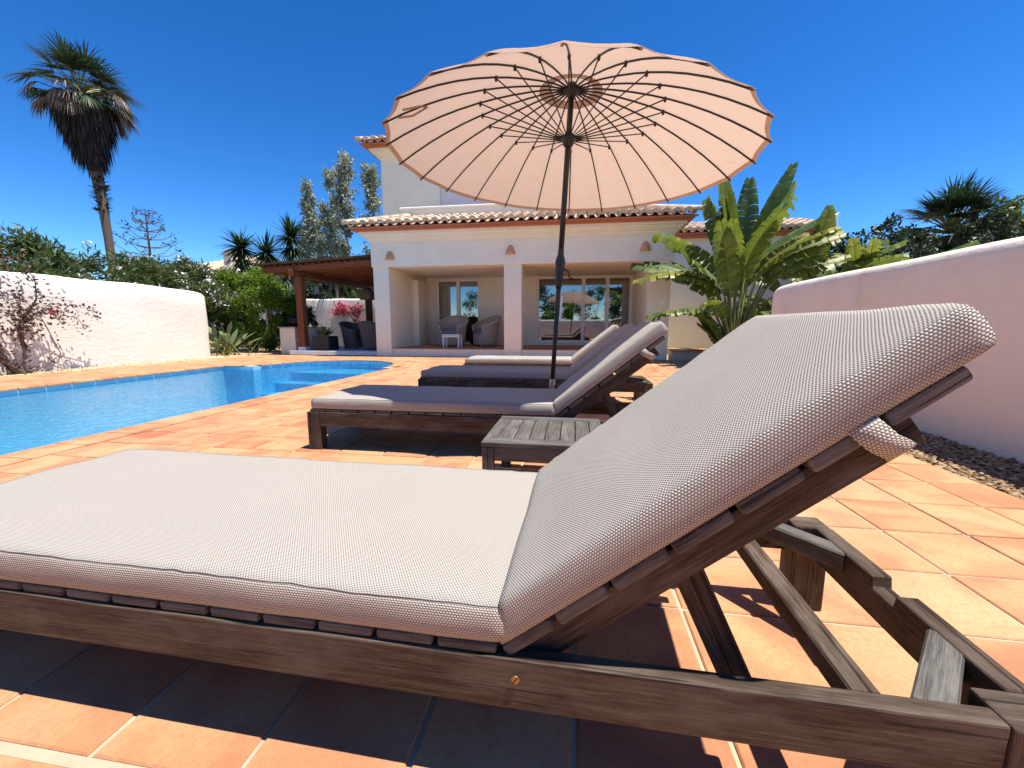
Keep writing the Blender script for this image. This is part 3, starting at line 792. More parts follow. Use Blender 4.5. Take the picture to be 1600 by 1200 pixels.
# ------------------------------------------------------------------ pergola
pg = empty('pergola', (0, 0, 0)); tag(pg, 'stained timber pergola with thatched top attached to the villa', 'pergola')
box('pergola_floor', (-9.6, 12.75, -.04), (-6.11, 18.5, .10), 'copingwhite', pg, .01)
for (x, y) in ((-9.25, 13.05), (-9.25, 17.8)):
    p_ = box('post', (x-.12, y-.12, .10), (x+.12, y+.12, 2.58), 'pergola', pg, .012)
    box('post_shoe', (-.14, -.14, -1.24), (.14, .14, -1.12), 'copingwhite', p_, .008)
bar('side_beam', (-9.25, 12.6, 2.68), (-9.25, 18.4, 2.68), .16, .20, 'pergola', pg, .008)
bar('wall_beam', (-6.22, 12.75, 2.80), (-6.22, 18.4, 2.80), .12, .20, 'pergola', pg, .008)
for k in range(12):
    y = 12.82+k*.5
    bar('rafter', (-10.4, y, 2.78), (-6.16, y, 2.98), .09, .17, 'pergola', pg, .006)
for k in range(19):
    x = -10.35+k*.23; z = 2.885+(x+10.4)*.0472
    bar('batten', (x, 12.72, z), (x, 18.45, z), .14, .022, 'pergola', pg, .003)
th = Acc(); 
V = [(-10.55, 12.6, 2.925), (-6.15, 12.6, 3.13), (-6.15, 18.6, 3.13), (-10.55, 18.6, 2.925)]
th.add(V+[(v[0], v[1], v[2]+.055) for v in V], [(3, 2, 1, 0), (4, 5, 6, 7), (0, 1, 5, 4), (1, 2, 6, 5), (2, 3, 7, 6), (3, 0, 4, 7)])
for k in range(700):
    t = rng.random(); x = -10.55+4.4*t; z = 2.95+.205*t+rng.uniform(-.015, .04); 
    if k % 4: p = (x, 12.6+rng.uniform(-.05, .0), z)
    else: p = (-10.55+rng.uniform(-.06, 0), 12.6+6*t, 2.96+rng.uniform(-.02, .03))
    dx = rng.normal()*.08; l = rng.uniform(.05, .16)
    th.add([p, (p[0]+.012, p[1], p[2]+.004), (p[0]+dx, p[1]-l*.5, p[2]+rng.uniform(-.03, .03))], [(0, 1, 2)])
th.build('thatch_mat', 'thatch', pg)

# ------------------------------------------------------------------ loungers
LOUNGER_LEN = 2.72; LW = .74; RZ0, RZ1 = .172, .272; HX = 1.82; TH = RAD(37.6)
def brot(x, z): return (HX+x*math.cos(TH)-z*math.sin(TH), .263+x*math.sin(TH)+z*math.cos(TH))
def rbox(name, lo, hi, mat, parent, bevel=.004, seg=2):
    lo = Vector(lo); hi = Vector(hi); c = (lo+hi)/2; X, Z = brot(c.x, c.z)
    o = box(name, lo, hi, mat, parent, bevel, (0, -TH, 0), seg); o.location = (X, c.y, Z); return o
def make_lounger():
    r = empty('sun_lounger')
    for y in (0, LW-.036):
        box('side_rail', (.102, y, RZ0), (2.618, y+.036, RZ1), 'teak', r, .004, seg=2)
    for x, nm in ((.0, 'leg'), (2.62, 'leg')):
        for y in (-.002, LW-.078):
            box(nm, (x, y, 0), (x+.10, y+.08, RZ1-.001 if x > 1 else RZ1), 'teak', r, .005, seg=2)
    box('end_beam', (.02, .08, RZ0), (.06, LW-.08, RZ1), 'teak', r, .004)
    # head crossbeam with the carrying notch
    prof = [(.0785, RZ0), (LW-.0785, RZ0), (LW-.0785, RZ1), (.41, RZ1), (.405, RZ1-.028), (.335, RZ1-.028), (.33, RZ1), (.0785, RZ1)]
    V = [(2.675, y, z) for y, z in prof]+[(2.722, y, z) for y, z in prof]; m = len(prof)
    F = [tuple(range(m-1, -1, -1)), tuple(range(m, 2*m))]+[(i, (i+1) % m, m+(i+1) % m, m+i) for i in range(m)]
    bm = bmesh.new(); vs = [bm.verts.new(v) for v in V]; [bm.faces.new([vs[i] for i in f]) for f in F]
    bmesh.ops.recalc_face_normals(bm, faces=bm.faces); bmesh.ops.bevel(bm, geom=[e for e in bm.edges], offset=.003, segments=1, affect='EDGES')
    me = bpy.data.meshes.new('head_beam'); bm.to_mesh(me); bm.free(); box_uv(me); link('head_beam', me, 'teak', r)
    bar('cross_bar', (2.44, .0365, .246), (2.44, LW-.0365, .246), .05, .045, 'teak', r, .004)
    bar('corner_brace', (2.528, .022, .244), (2.690, .213, .244), .056, .050, 'teakgrey', r, .004)
    bar('corner_brace', (2.528, LW-.022, .244), (2.690, LW-.213, .244), .056, .050, 'teakgrey', r, .004)
    # seat slats
    for k in range(14):
        x = .022+k*.1275
        box('seat_slat', (x, .006, RZ1+.0005), (x+.118, LW-.006, RZ1+.0215), 'teakgrey', r, .006, seg=2)
    # backrest
    for y in (.046, LW-.086): rbox('backrest_stile', (.0, y, -.062), (.79, y+.040, -.001), 'teak', r)
    for k in range(7):
        x = .0+k*.1245
        rbox('backrest_slat', (x, .012, .0), (x+.1115+(.012 if k == 6 else 0), LW-.012, .026), 'teakgrey', r, .007)
    # prop arms under the backrest
    for y in (.108, LW-.108):
        X, Z = brot(.37, -.035); bar('prop_arm', (X, y, Z), (X+.15, y, .150), .058, .032, 'teak', r, .004, up=(0, 1, 0))
    X, Z = brot(.37, -.035); tube('prop_rod', [(X+.135, .125, .178), (X+.135, LW-.125, .178)], .012, 'teak', r)
    for (x, z) in ((1.835, .235),):
        s = lathe('screw', [(.0085, 0), (.0085, .0015), (.006, .0025)], 'brass', r, 14); s.location = (x, -.0015, z); s.rotation_euler = (RAD(90), 0, 0); box('screw_slot', (-.0075, -.001, .0020), (.0075, .001, .0030), 'blackmetal', s, 0, (0, 0, .9))
    for yy, zz in ((2.645, .245), (2.645, .20)):
        s = lathe('plug', [(.006, 0), (.006, .001)], 'teakgrey', r, 10); s.location = (yy, -.003, zz); s.rotation_euler = (RAD(90), 0, 0)
    for x, z in ((2.33, .245), (2.33, .20), (2.52, .25), (2.56, .198)):
        q = lathe('bolt_hole', [(.007, 0), (.007, .0012)], 'blackmetal', r, 10); q.location = (x, LW-.0358, z); q.rotation_euler = (RAD(90), 0, 0)
    return r

def pad(name, L, W, T, r, mat, parent, crown=.012, shear=0.0, nx=64, ny=28, nz=5, seed=1):
    """soft rounded box from 0..L, 0..W, 0..T with UVs in metres"""
    bm = bmesh.new(); uvl = bm.loops.layers.uv.new('UVMap'); idx = {}
    def vert(i, j, k):
        key = (i, j, k)
        if key in idx: return idx[key]
        sm = lambda t: t
        p = Vector((L*i/nx, W*j/ny, T*k/nz))
        q = Vector((min(max(p.x, r), L-r), min(max(p.y, r), W-r), min(max(p.z, r), T-r)))
        d = p-q
        if d.length > 1e-9: p = q+d.normalized()*r
        a = 2*p.x/L-1; b = 2*p.y/W-1
        if k == nz:
            p.z += crown*(1-abs(a)**4)*(1-abs(b)**3)+.0022*math.sin(p.x*9+seed)*math.sin(p.y*13+seed*2)*(1-b*b)
        else:
            bul = .004*math.sin(math.pi*k/nz)
            if j in (0, ny): p.y += (-bul if j == 0 else bul)*(1+.3*math.sin(p.x*15+seed))
            if i in (0, nx): p.x += -bul if i == 0 else bul
        nv = Vector((p.x*4.5+seed*7, p.y*4.5, p.z*9)); am = .0045 if k == nz else .002
        p.z += am*mnoise.noise(nv)*(1 if k > 0 else 0); p.y += .0022*mnoise.noise(nv*1.7+Vector((9, 0, 0)))*abs(b)**4; p.x += .005*mnoise.noise(nv*1.3+Vector((0, 9, 0)))*abs(a)**6
        if k == nz: p.z += .0035*mnoise.noise(Vector((p.x*28, p.y*28, seed)))*max(0, abs(b)-.75)*4
        if shear and p.x < .35: p.x += shear*p.z*(1-p.x/.35)
        idx[key] = bm.verts.new(p); return idx[key]
    def face(vs, us):
        try: f = bm.faces.new(vs)
        except ValueError: return
        f.smooth = True
        for lp, u in zip(f.loops, us): lp[uvl].uv = u
    X = lambda i: L*i/nx; Y = lambda j: W*j/ny; Z = lambda k: T*k/nz
    for i in range(nx):
        for j in range(ny):
            face([vert(i, j, nz), vert(i+1, j, nz), vert(i+1, j+1, nz), vert(i, j+1, nz)], [(X(i), Y(j)), (X(i+1), Y(j)), (X(i+1), Y(j+1)), (X(i), Y(j+1))])
            face([vert(i, j+1, 0), vert(i+1, j+1, 0), vert(i+1, j, 0), vert(i, j, 0)], [(X(i), Y(j+1)), (X(i+1), Y(j+1)), (X(i+1), Y(j)), (X(i), Y(j))])
    for i in range(nx):
        for k in range(nz):
            face([vert(i, 0, k), vert(i+1, 0, k), vert(i+1, 0, k+1), vert(i, 0, k+1)], [(X(i), Z(k)-T), (X(i+1), Z(k)-T), (X(i+1), Z(k+1)-T), (X(i), Z(k+1)-T)])
            face([vert(i+1, ny, k), vert(i, ny, k), vert(i, ny, k+1), vert(i+1, ny, k+1)], [(X(i+1), W+T-Z(k)), (X(i), W+T-Z(k)), (X(i), W+T-Z(k+1)), (X(i+1), W+T-Z(k+1))])
    for j in range(ny):
        for k in range(nz):
            face([vert(0, j+1, k), vert(0, j, k), vert(0, j, k+1), vert(0, j+1, k+1)], [(Z(k)-T, Y(j+1)), (Z(k)-T, Y(j)), (Z(k+1)-T, Y(j)), (Z(k+1)-T, Y(j+1))])
            face([vert(nx, j, k), vert(nx, j+1, k), vert(nx, j+1, k+1), vert(nx, j, k+1)], [(L+T-Z(k), Y(j)), (L+T-Z(k), Y(j+1)), (L+T-Z(k+1), Y(j+1)), (L+T-Z(k+1), Y(j))])
    # seam line: perimeter loop just below the top edge
    loop = [idx[(i, 0, nz)].co.copy() for i in range(0, nx+1)]+[idx[(nx, j, nz)].co.copy() for j in range(1, ny+1)]+[idx[(i, ny, nz)].co.copy() for i in range(nx-1, -1, -1)]+[idx[(0, j, nz)].co.copy() for j in range(ny-1, -1, -1)]
    bmesh.ops.recalc_face_normals(bm, faces=bm.faces)
    me = bpy.data.meshes.new(name); bm.to_mesh(me); bm.free(); o = link(name, me, mat, parent)
    if not shear: tube('seam', loop, .0011, 'fabric', o, 6)
    return o
PT = .076
def make_cushion():
    r = empty('lounger_cushion')
    s = pad('seat_pad', HX-.04, LW-.008, PT, .010, 'fabric', r, .008); s.location = (.037, .004, RZ1+.022)
    b = pad('back_pad', .912, LW-.008, PT, .0095, 'fabric', r, .008, math.tan(TH)*.95, 40, 28, 5, 3)
    X, Z = brot(.0, .028); b.location = (X, .004, Z); b.rotation_euler = (0, -TH, 0)
    # strap loop round the top of the backrest
    path = [(.012, .016), (.002, .002), (.002, -.022), (.012, -.050), (.045, -.074), (.12, -.082), (.37, -.076), (.62, -.082), (.695, -.074), (.728, -.050), (.738, -.022), (.738, .002), (.728, .016)]
    V = []; F = []; uv = []
    xs = (.690, .735); s_ = [0]
    for k in range(1, len(path)): s_.append(s_[-1]+math.dist(path[k], path[k-1]))
    for k, (y, z) in enumerate(path):
        for x in xs:
            sag = .035*math.exp(-((k-4)/1.6)**2)
            X, Z = brot(x+sag, z+.02); V.append((X, y, Z))
    for k in range(len(path)-1):
        F.append((2*k, 2*k+1, 2*k+3, 2*k+2)); uv += [(0, s_[k]), (.05, s_[k]), (.05, s_[k+1]), (0, s_[k+1])]
    st = from_arrays('strap', V, F, 'strapfabric', r, True, uv); md = st.modifiers.new('t', 'SOLIDIFY'); md.thickness = .005
    return r
spots = [(-1.93, .712, -1.0, 'large weathered teak sun lounger nearest the camera with raised backrest', 'taupe woven cushion on the nearest lounger filling the foreground'),
         (-1.93, 2.70, 0.3, 'second teak sun lounger from the camera behind the small slatted table', 'cushion half in parasol shade on the second lounger from the camera'),
         (-1.84, 4.66, 0.0, 'third teak sun lounger from the camera, entirely in the parasol shade', 'cushion fully in parasol shade on the third lounger from the camera'),
         (-1.82, 6.62, 0.0, 'farthest teak sun lounger, in full sun nearest the villa', 'sunlit cushion on the farthest lounger nearest the villa')]
L0 = make_lounger(); C0 = make_cushion()
for i, (x, y, a, lab, clab) in enumerate(spots):
    o = L0 if i == 0 else copy_tree(L0); o.location = (x, y, 0); o.rotation_euler = (0, 0, RAD(a)); o.scale = (1, 1, 1.04); tag(o, lab, 'sun lounger', 'teak sun loungers in a row')
    c = C0 if i == 0 else copy_tree(C0); c.location = (x, y, 0); c.rotation_euler = (0, 0, RAD(a)); c.scale = (1, 1, 1.04); tag(c, clab, 'cushion', 'taupe lounger cushions')

# side table
st = empty('side_table', (-.45, 1.95, 0)); tag(st, 'low grey slatted teak side table between the first two loungers', 'table')
TX, TY, TZ = .62, .62, .33
for x in (0, TX-.06):
    for y in (0, TY-.06): box('leg', (x+.004, y+.004, 0), (x+.06, y+.06, TZ-.026), 'teakgrey', st, .004)
for y in (.012, TY-.036): box('apron', (.061, y, TZ-.10), (TX-.061, y+.024, TZ-.026), 'teakgrey', st, .003)
for x in (.012, TX-.036): box('apron', (x, .061, TZ-.10), (x+.024, TY-.061, TZ-.026), 'teakgrey', st, .003)
for y in (0, TY-.085): box('top_frame', (0, y, TZ-.025), (TX, y+.085, TZ), 'teakgrey', st, .004)
for x in (0, TX-.07): box('top_frame', (x, .087, TZ-.025), (x+.07, TY-.087, TZ), 'teakgrey', st, .004)
for k in range(6):
    x = .0735+k*.0795; box('top_slat', (x, .0875, TZ-.024), (x+.075, TY-.0875, TZ-.002), 'teakgrey', st, .004)

# ------------------------------------------------------------------ parasol
UB = Vector((-.225, 4.20, 0)); LEAN = math.atan(.052)
um = empty('parasol', UB, (0, LEAN, 0)); tag(um, 'large beige round parasol with black ribs standing between the loungers', 'parasol')
UR, UZR, UZH, URUN = 1.685, 2.45, 3.12, 2.665
lathe('base_plate', [(.26, 0), (.26, .05), (.22, .07), (.05, .08)], 'concrete', um, 32)
lathe('base_tube', [(.032, .07), (.032, .36), (.030, .37)], 'steel', um, 20)
kb = tube('base_knob', [(.03, -.02, .30), (.085, -.05, .30)], .012, 'blackmetal', um)
lathe('pole', [(.0225, .1), (.0225, 1.40)], 'blackmetal', um, 18)
lathe('upper_pole', [(.027, 1.56), (.027, UZH+.02)], 'blackmetal', um, 18)
ck = lathe('crank_housing', [(.024, 1.28), (.036, 1.32), (.04, 1.40), (.046, 1.50), (.05, 1.545), (.04, 1.58), (.03, 1.61), (.029, 1.66)], 'blackmetal', um, 18)
tube('crank_handle', [(.045, -.02, 1.47), (.085, -.03, 1.45), (.10, -.03, 1.39), (.135, -.035, 1.375)], .009, 'blackmetal', ck)
lb = box('label_sticker', (.027, -.03, .97), (.050, -.028, 1.21), 'whitelabel', um)
lathe('runner', [(.03, URUN-.07), (.05, URUN-.05), (.055, URUN-.01), (.075, URUN), (.075, URUN+.018), (.04, URUN+.03), (.035, URUN+.06)], 'blackmetal', um, 24)
lathe('hub', [(.032, UZH-.10), (.045, UZH-.07), (.085, UZH-.04), (.085, UZH-.02), (.05, UZH), (.04, UZH+.05), (.012, UZH+.13)], 'blackmetal', um, 24)
def dome(t):  # height of the canopy at r = t*UR
    return UZR+(UZH-UZR)*(1-.47*t-.53*t**2.5)
NR = 24
def canopy(name, t0, t1, rings, lift, scal, valance=False):
    V = []; F = []; sub = 4; n = NR*sub
    for i in range(rings+1):
        t = t0+(t1-t0)*i/rings
        for j in range(n):
            ph = (j % sub)/sub; sg = math.sin(math.pi*ph); a = 2*math.pi*j/n
            tt = t*(1-scal*sg*(i/rings)**2); r = UR*tt; z = dome(t)+lift-(.005+.007*((j//sub*7) % 5)/4)*sg*(t/t1)
            V.append((r*math.cos(a), r*math.sin(a), z))
    for i in range(rings):
        for j in range(n):
            j2 = (j+1) % n; F.append((i*n+j, (i+1)*n+j, (i+1)*n+j2, i*n+j2))
    o = from_arrays(name, V, F, 'canopy', um, True); return o
cv = canopy('canopy', .115, 1.0, 16, .012, .020)
vent = canopy('vent_cap', .012, .175, 4, .035, 0)
# hem: a narrow second layer along the scalloped edge
hv = Acc(); n = NR*4
for j in range(n):
    P = []
    for jj in (j, j+1):
        sg = math.sin(math.pi*((jj % 4)/4)); a = 2*math.pi*jj/n
        for t, dz in ((1.0, .0105), (.978, .006)):
            tt = t*(1-.020*sg*(1 if t == 1 else .92)); P.append((UR*tt*math.cos(a), UR*tt*math.sin(a), dome(t)+dz-(.005+.007*((j//4*7) % 5)/4)*sg))
    hv.add(P, [(0, 1, 3, 2)])
hv.build('hem', 'canopy', cv)
for k in range(NR):
    a = 2*math.pi*k/NR; ca, sa = math.cos(a), math.sin(a)
    pts = []
    for i in range(11):
        t = .045+(1.0-.045)*i/10; pts.append((UR*t*ca, UR*t*sa, dome(t)-.004 if t > .1 else dome(t)-.02))
    tube('rib', pts, .0078, 'blackmetal', um, 6)
    t = .50; tube('strut', [(.07*ca, .07*sa, URUN+.01), (UR*t*ca, UR*t*sa, dome(t)-.012)], .0058, 'blackmetal', um, 6)
    lathe('rib_joint', [(.010, -.02), (.014, 0), (.010, .02)], 'blackmetal', um, 8, (UR*t*ca, UR*t*sa, dome(t)-.014))
    tube('rib_tip', [(UR*.985*ca, UR*.985*sa, dome(.985)-.004), (UR*1.004*ca, UR*1.004*sa, dome(1.0)-.006)], .008, 'canopy', um, 6)
a = RAD(213)
tie = [(UR*t*math.cos(a+d), UR*t*math.sin(a+d), dome(t)-.02-s) for t, d, s in ((.93, -.045, 0), (.86, -.05, .03), (.80, .01, .035), (.84, .05, .03), (.92, .035, .0))]
tube('tie_strap', tie, .008, 'canopy', um, 5)

# ------------------------------------------------------------------ plant builders
def strips(P0, D, L, W, bend, n=5, twist=None, taper='blade'):
    """arching blades: P0 (m,3) bases, D (m,3) directions, bend: downward curvature; returns list of quads"""
    m = len(P0); L = np.broadcast_to(L, (m,)); W = np.broadcast_to(W, (m,)); bend = np.broadcast_to(bend, (m,))
    D = unit(np.asarray(D, float)); p = np.asarray(P0, float).copy(); rows = []
    hor = D.copy(); side = unit(np.cross(D, np.array([0, 0, 1.0]))+1e-6*rng.normal(size=(m, 3)))
    if twist is not None: side = unit(side*np.cos(twist)[:, None]+np.cross(D, side)*np.sin(twist)[:, None])
    d = D.copy()
    for i in range(n+1):
        t = i/n
        wd = W*(np.sin(math.pi*min(1, .12+.88*t))**.6*(1-t**6) if taper == 'leaf' else (1-t)**.75 if taper == 'blade' else (1-.7*t))+.002
        rows.append((p-side*wd[:, None]/2, p+side*wd[:, None]/2))
        d = unit(d+np.array([0, 0, -1.0])*(bend/n)[:, None]); p = p+d*(L/n)[:, None]
    q = [np.stack([rows[i][0], rows[i][1], rows[i+1][1], rows[i+1][0]], 1) for i in range(n)]
    return np.stack(q, 1)  # (m,n,4,3)

def blade_mesh(name, Q, mat, parent=None):
    """Q (m,n,4,3): welded strips so each blade is one island"""
    m, n = Q.shape[:2]
    V = np.concatenate([Q[:, :, 0:2], Q[:, -1:, [3, 2]]], 1)  # (m,n+1,2,3)
    V = V.reshape(-1, 3); F = []
    for a in range(m):
        o = a*(n+1)*2
        for i in range(n): F.append((o+2*i, o+2*i+1, o+2*i+3, o+2*i+2))
    return from_arrays(name, V, F, mat, parent, True)

def sphere_dirs(n, zmin=-.2, zmax=1.0):
    z = rng.uniform(zmin, zmax, n); a = rng.uniform(0, 2*math.pi, n); r = np.sqrt(np.maximum(0, 1-z*z)); return np.stack([r*np.cos(a), r*np.sin(a), z], 1)

def bush(name, cx, cy, z0, rx, ry, h, n, L, W, mat, label, cat='bush', seed_clumps=60, flower=None, group=None, trunk=True, up=.2, fl_n=0, fl_mat='flowerwhite'):
    root = empty(name, (cx, cy, 0)); tag(root, label, cat, group)
    d = sphere_dirs(seed_clumps, -.95, 1.0); rr = rng.uniform(.62, 1.0, seed_clumps)**.5
    c = np.stack([d[:, 0]*rx*rr, d[:, 1]*ry*rr, z0+h*.5+d[:, 2]*h*.5*rr], 1)
    rad = rng.uniform(.14, .28, seed_clumps)*min(rx, ry, h)*1.15
    P = clumps(c, rad, max(4, n//seed_clumps)); P = P[P[:, 2] > .02]
    leaf_cloud('foliage', P, L, W, mat, root, up, spread=1.0)
    # opaque heart of twigs so that the inside reads dark
    if trunk:
        a = Acc()
        for k in range(7):
            v = c[k]; a.tube([(rng.normal()*.08, rng.normal()*.08, -.05), (v[0]*.4, v[1]*.4, v[2]*.5), tuple(v)], [.035, .022, .008], 5)
        a.build('stem', 'bark', root)
    if fl_n:
        sel = rng.choice(len(P), fl_n); fp = P[sel]; ctr = np.array([0, 0, z0+h*.5]); fp = fp+unit(fp-ctr)*.12
        fp = fp[(fp[:, 0] > -.2) | (fp[:, 2] > z0+h*.6)]; F2 = np.repeat(fp, 8, 0)+rng.normal(size=(len(fp)*8, 3))*.05
        leaf_cloud('blossoms', F2, .085, .075, fl_mat, root, .3)
    return root

# ------------------------------------------------------------------ left side planting
def hedge():
    k = 0
    for (y0, x0, h, ln) in ((5.2, -12.6, 2.95, 'leftmost oleander of the hedge with white flowers over the wall'), (7.6, -12.7, 3.0, 'dark oleander behind the garden wall, second from the left'),
                            (10.0, -12.8, 2.95, 'oleander with few flowers in the middle of the hedge'), (12.4, -13.1, 2.95, 'oleander covered in white blossoms left of the green bush'), (14.9, -14.2, 3.1, 'white flowering oleander in front of the neighbouring house')):
        bush('oleander', x0, y0, .4, 1.25, 1.55, h-.4, 13000, .20, .046, 'oleander', ln, 'shrub', 70, group='oleander hedge behind the wall', fl_n=(150, 25, 90, 260, 200)[k], up=.5); k += 1
hedge()
bush('green_bush', -11.9, 13.9, .0, 1.7, 1.2, 3.0, 24000, .10, .055, 'brightleaf', 'bright green rounded bush at the end of the left wall', 'bush', 110)
bush('green_bush', -10.7, 14.6, .0, .8, .8, 2.2, 5000, .085, .042, 'darkleaf', 'darker bush beside the outdoor kitchen counter', 'bush', 40)

def rosette(name, base, n, L, W, mat, zmin, bend, label, cat, stem=None, taper='blade', group=None, stem_r=.09, trunk_mat='bark'):
    root = empty(name, (base[0], base[1], 0)); tag(root, label, cat, group)
    top = np.array([0, 0, base[2]])
    d = sphere_dirs(n, zmin, 1.0); P0 = np.tile(top, (n, 1))+d*.04
    Q = strips(P0, d, L*rng.uniform(.75, 1.1, n), W, bend, 4, taper=taper); blade_mesh('leaves', Q, mat, root)
    if stem: tube('trunk', [(0, 0, -.05), (rng.normal()*.05, rng.normal()*.05, base[2]*.5), (0, 0, base[2]+.05)], [stem_r*1.2, stem_r, stem_r*.9], trunk_mat, root)
    return root
for (x, y, z, lab) in ((-15.6, 17.9, 4.6, 'leftmost spiky yucca head above the green bush'), (-14.45, 18.1, 4.35, 'lower yucca between the two taller ones'), (-13.85, 19.1, 5.3, 'tallest yucca beside the poplars')):
    r = rosette('yucca', (x, y, z), 190, 1.1, .12, 'yucca', -.7, .4, lab, 'yucca', True, group='yuccas behind the pergola', stem_r=.12)
    d = sphere_dirs(120, -.8, .3); Q = strips(np.tile(np.array([0, 0, z-.55]), (120, 1)), d, 1.0, .11, .9, 4); blade_mesh('lower_leaves', Q, 'yucca', r)
rosette('yucca', (-11.9, 19.6, 3.75), 90, 1.05, .08, 'agave', -.1, .4, 'pale green yucca rosette rising just above the pergola roof', 'yucca', True)
rosette('yucca', (-13.0, 17.4, 3.1), 110, .9, .07, 'yucca', -.7, .5, 'low yucca partly hidden behind the bright green bush', 'yucca', True)

def strelitzia_reginae():
    root = empty('strelitzia_clump', (-11.15, 11.9, 0)); tag(root, 'low strelitzia clump with upright grey green leaves at the wall end', 'plant')
    n = 34; d = sphere_dirs(n, .55, 1.0); base = np.stack([rng.normal(size=n)*.18, rng.normal(size=n)*.22, np.zeros(n)], 1)
    h = rng.uniform(.35, .75, n)
    acc = Acc(); tips = []
    for b, v, hh in zip(base, d, h):
        e = b+v*hh; acc.tube([tuple(b), tuple((b+e)/2), tuple(e)], [.014, .011, .008], 5); tips.append(e)
    acc.build('stalks', 'petiole', root)
    Q = strips(np.array(tips), d, rng.uniform(.35, .6, n), .14, .35, 5, rng.uniform(-1, 1, n), 'leaf'); blade_mesh('leaves', Q, 'agave', root)
strelitzia_reginae()

def dry_bougainvillea():
    root = empty('bougainvillea', (-10.55, 6.35, 0)); tag(root, 'half bare brown bougainvillea climbing the sunlit left wall', 'climber')
    acc = Acc(); P = []
    def branch(pts, r0, leaf):
        pts = [Vector(p) for p in pts]; acc.tube(pts, [r0*(1-.75*i/(len(pts)-1)) for i in range(len(pts))], 5)
        for i in range(len(pts)-1):
            for _ in range(leaf):
                q = pts[i].lerp(pts[i+1], rng.random()); P.append(q+Vector(rng.normal(size=3)*np.array([.05, .07, .07])))
    for k in range(9):
        y1 = rng.uniform(-1.3, .5); x1 = rng.uniform(-.12, .1); zt = rng.uniform(1.5, 2.15)
        pts = [(rng.normal()*.05, rng.normal()*.08, -.03)]
        for i in range(1, 7):
            t = i/6; pts.append((x1*t+rng.normal()*.03, y1*t**.8*.9+rng.normal()*.05, zt*t))
        branch(pts, .026, 11)
        for b in range(3):
            s = Vector(pts[rng.integers(3, 7)]); e = s+Vector((rng.uniform(0, .25), rng.uniform(-.5, .75), rng.uniform(-.25, .15)))
            branch([s, s.lerp(e, .5)+Vector((.03, 0, .08)), e, e+Vector((.03, rng.normal()*.1, -.28))], .009, 13)
    for yy, zz in ((.9, 1.45), (1.25, 1.30), (.6, 1.25), (1.0, 1.1)):
        branch([(0, .1, .9), (.05, yy*.5, zz+.08), (.12, yy, zz), (.14, yy+.12, zz-.3)], .010, 22)
    branch([(0, .05, 0), (.1, .35, .12), (.12, .62, .35), (.08, .45, 1.0), (.02, .2, 1.5)], .016, 18)
    acc.build('branches', 'bark', root)
    leaf_cloud('dry_leaves', np.array([p[:] for p in P]), .07, .045, 'bougbrown', root, -.2)
    c = rng.normal(size=(420, 3))*np.array([.22, .55, .13])+np.array([-.42, -.55, 2.2]); leaf_cloud('top_leaves', c, .085, .05, 'bougbrown', root, .1)
    leaf_cloud('pink_bracts', rng.normal(size=(22, 3))*.035+np.array([.14, .55, 1.22]), .07, .06, 'pink', root)
dry_bougainvillea()

# ------------------------------------------------------------------ palms and tall trees
def fan_leaf(apex, direction, R, nseg, spread, droop, acc_q):
    d = np.array(direction, float); d /= np.linalg.norm(d); s = np.cross(d, [0, 0, 1.0]); s /= max(1e-6, np.linalg.norm(s))
    an = np.linspace(-spread, spread, nseg)
    D = d[None]*np.cos(an)[:, None]+s[None]*np.sin(an)[:, None]
    D = unit(D+rng.normal(size=D.shape)*.03)
    up = np.cross(s, d)
    D = unit(D+up[None]*(.12*np.abs(np.sin(an)))[:, None])
    Q = strips(np.tile(apex, (nseg, 1)), D, R*(.8+.2*np.cos(an)), R*2.0*spread/nseg*.62, droop, 4, taper='blade')
    # widest in the middle of each segment
    acc_q.append(Q)

def fan_palm(root, top, n, R, pet, mats, zr, droop, nseg=20, spread=1.5, az=None):
    qs = []; acc = Acc()
    for k in range(n):
        z = rng.uniform(*zr); a = rng.uniform(0, 2*math.pi) if az is None else rng.uniform(*az)
        d = np.array([math.cos(a)*math.sqrt(max(0, 1-z*z)), math.sin(a)*math.sqrt(max(0, 1-z*z)), z])
        e = np.array(top)+d*pet*rng.uniform(.75, 1.15); acc.tube([tuple(top), tuple((np.array(top)+e)/2+np.array([0, 0, .06])), tuple(e)], [.035, .022, .016], 4)
        fan_leaf(e, d-np.array([0, 0, .25]), R*rng.uniform(.8, 1.1), nseg, spread, droop*rng.uniform(.6, 1.4), qs)
    blade_mesh(mats[0], np.concatenate(qs), mats[1], root); acc.build(mats[0]+'_stalks', mats[2], root)

wp = empty('fan_palm', (-17.55, 13.6, 0)); tag(wp, 'tall fan palm with a shaggy brown skirt standing above the hedge', 'palm tree')
pts = [(.25, 0, -.1), (.22, 0, 2), (.16, 0, 4.2), (.10, 0, 5.5), (.04, 0, 6.3), (-.05, 0, 7.2), (-.16, 0, 8.4), (-.25, 0, 9.2)]
tube('trunk', pts, [.17, .15, .13, .15, .18, .20, .22, .20], 'bark', wp, 12)
nb = 150; a = rng.uniform(0, 6.28, nb); zz = rng.uniform(5.1, 6.9, nb)
P0 = np.stack([.16*np.cos(a)+.06, .16*np.sin(a), zz], 1); Q = strips(P0, np.stack([np.cos(a)*.8, np.sin(a)*.8, .9*np.ones(nb)], 1), .22, .10, .9, 3); tag(blade_mesh('leaf_stubs', Q, 'palmskirt', wp), kind='stuff')
ns = 1700; t = rng.random(ns); a = rng.uniform(0, 6.28, ns); zz = 7.25+1.75*t; rr = .20+.74*(t**.8)*rng.uniform(.35, 1, ns)**.6
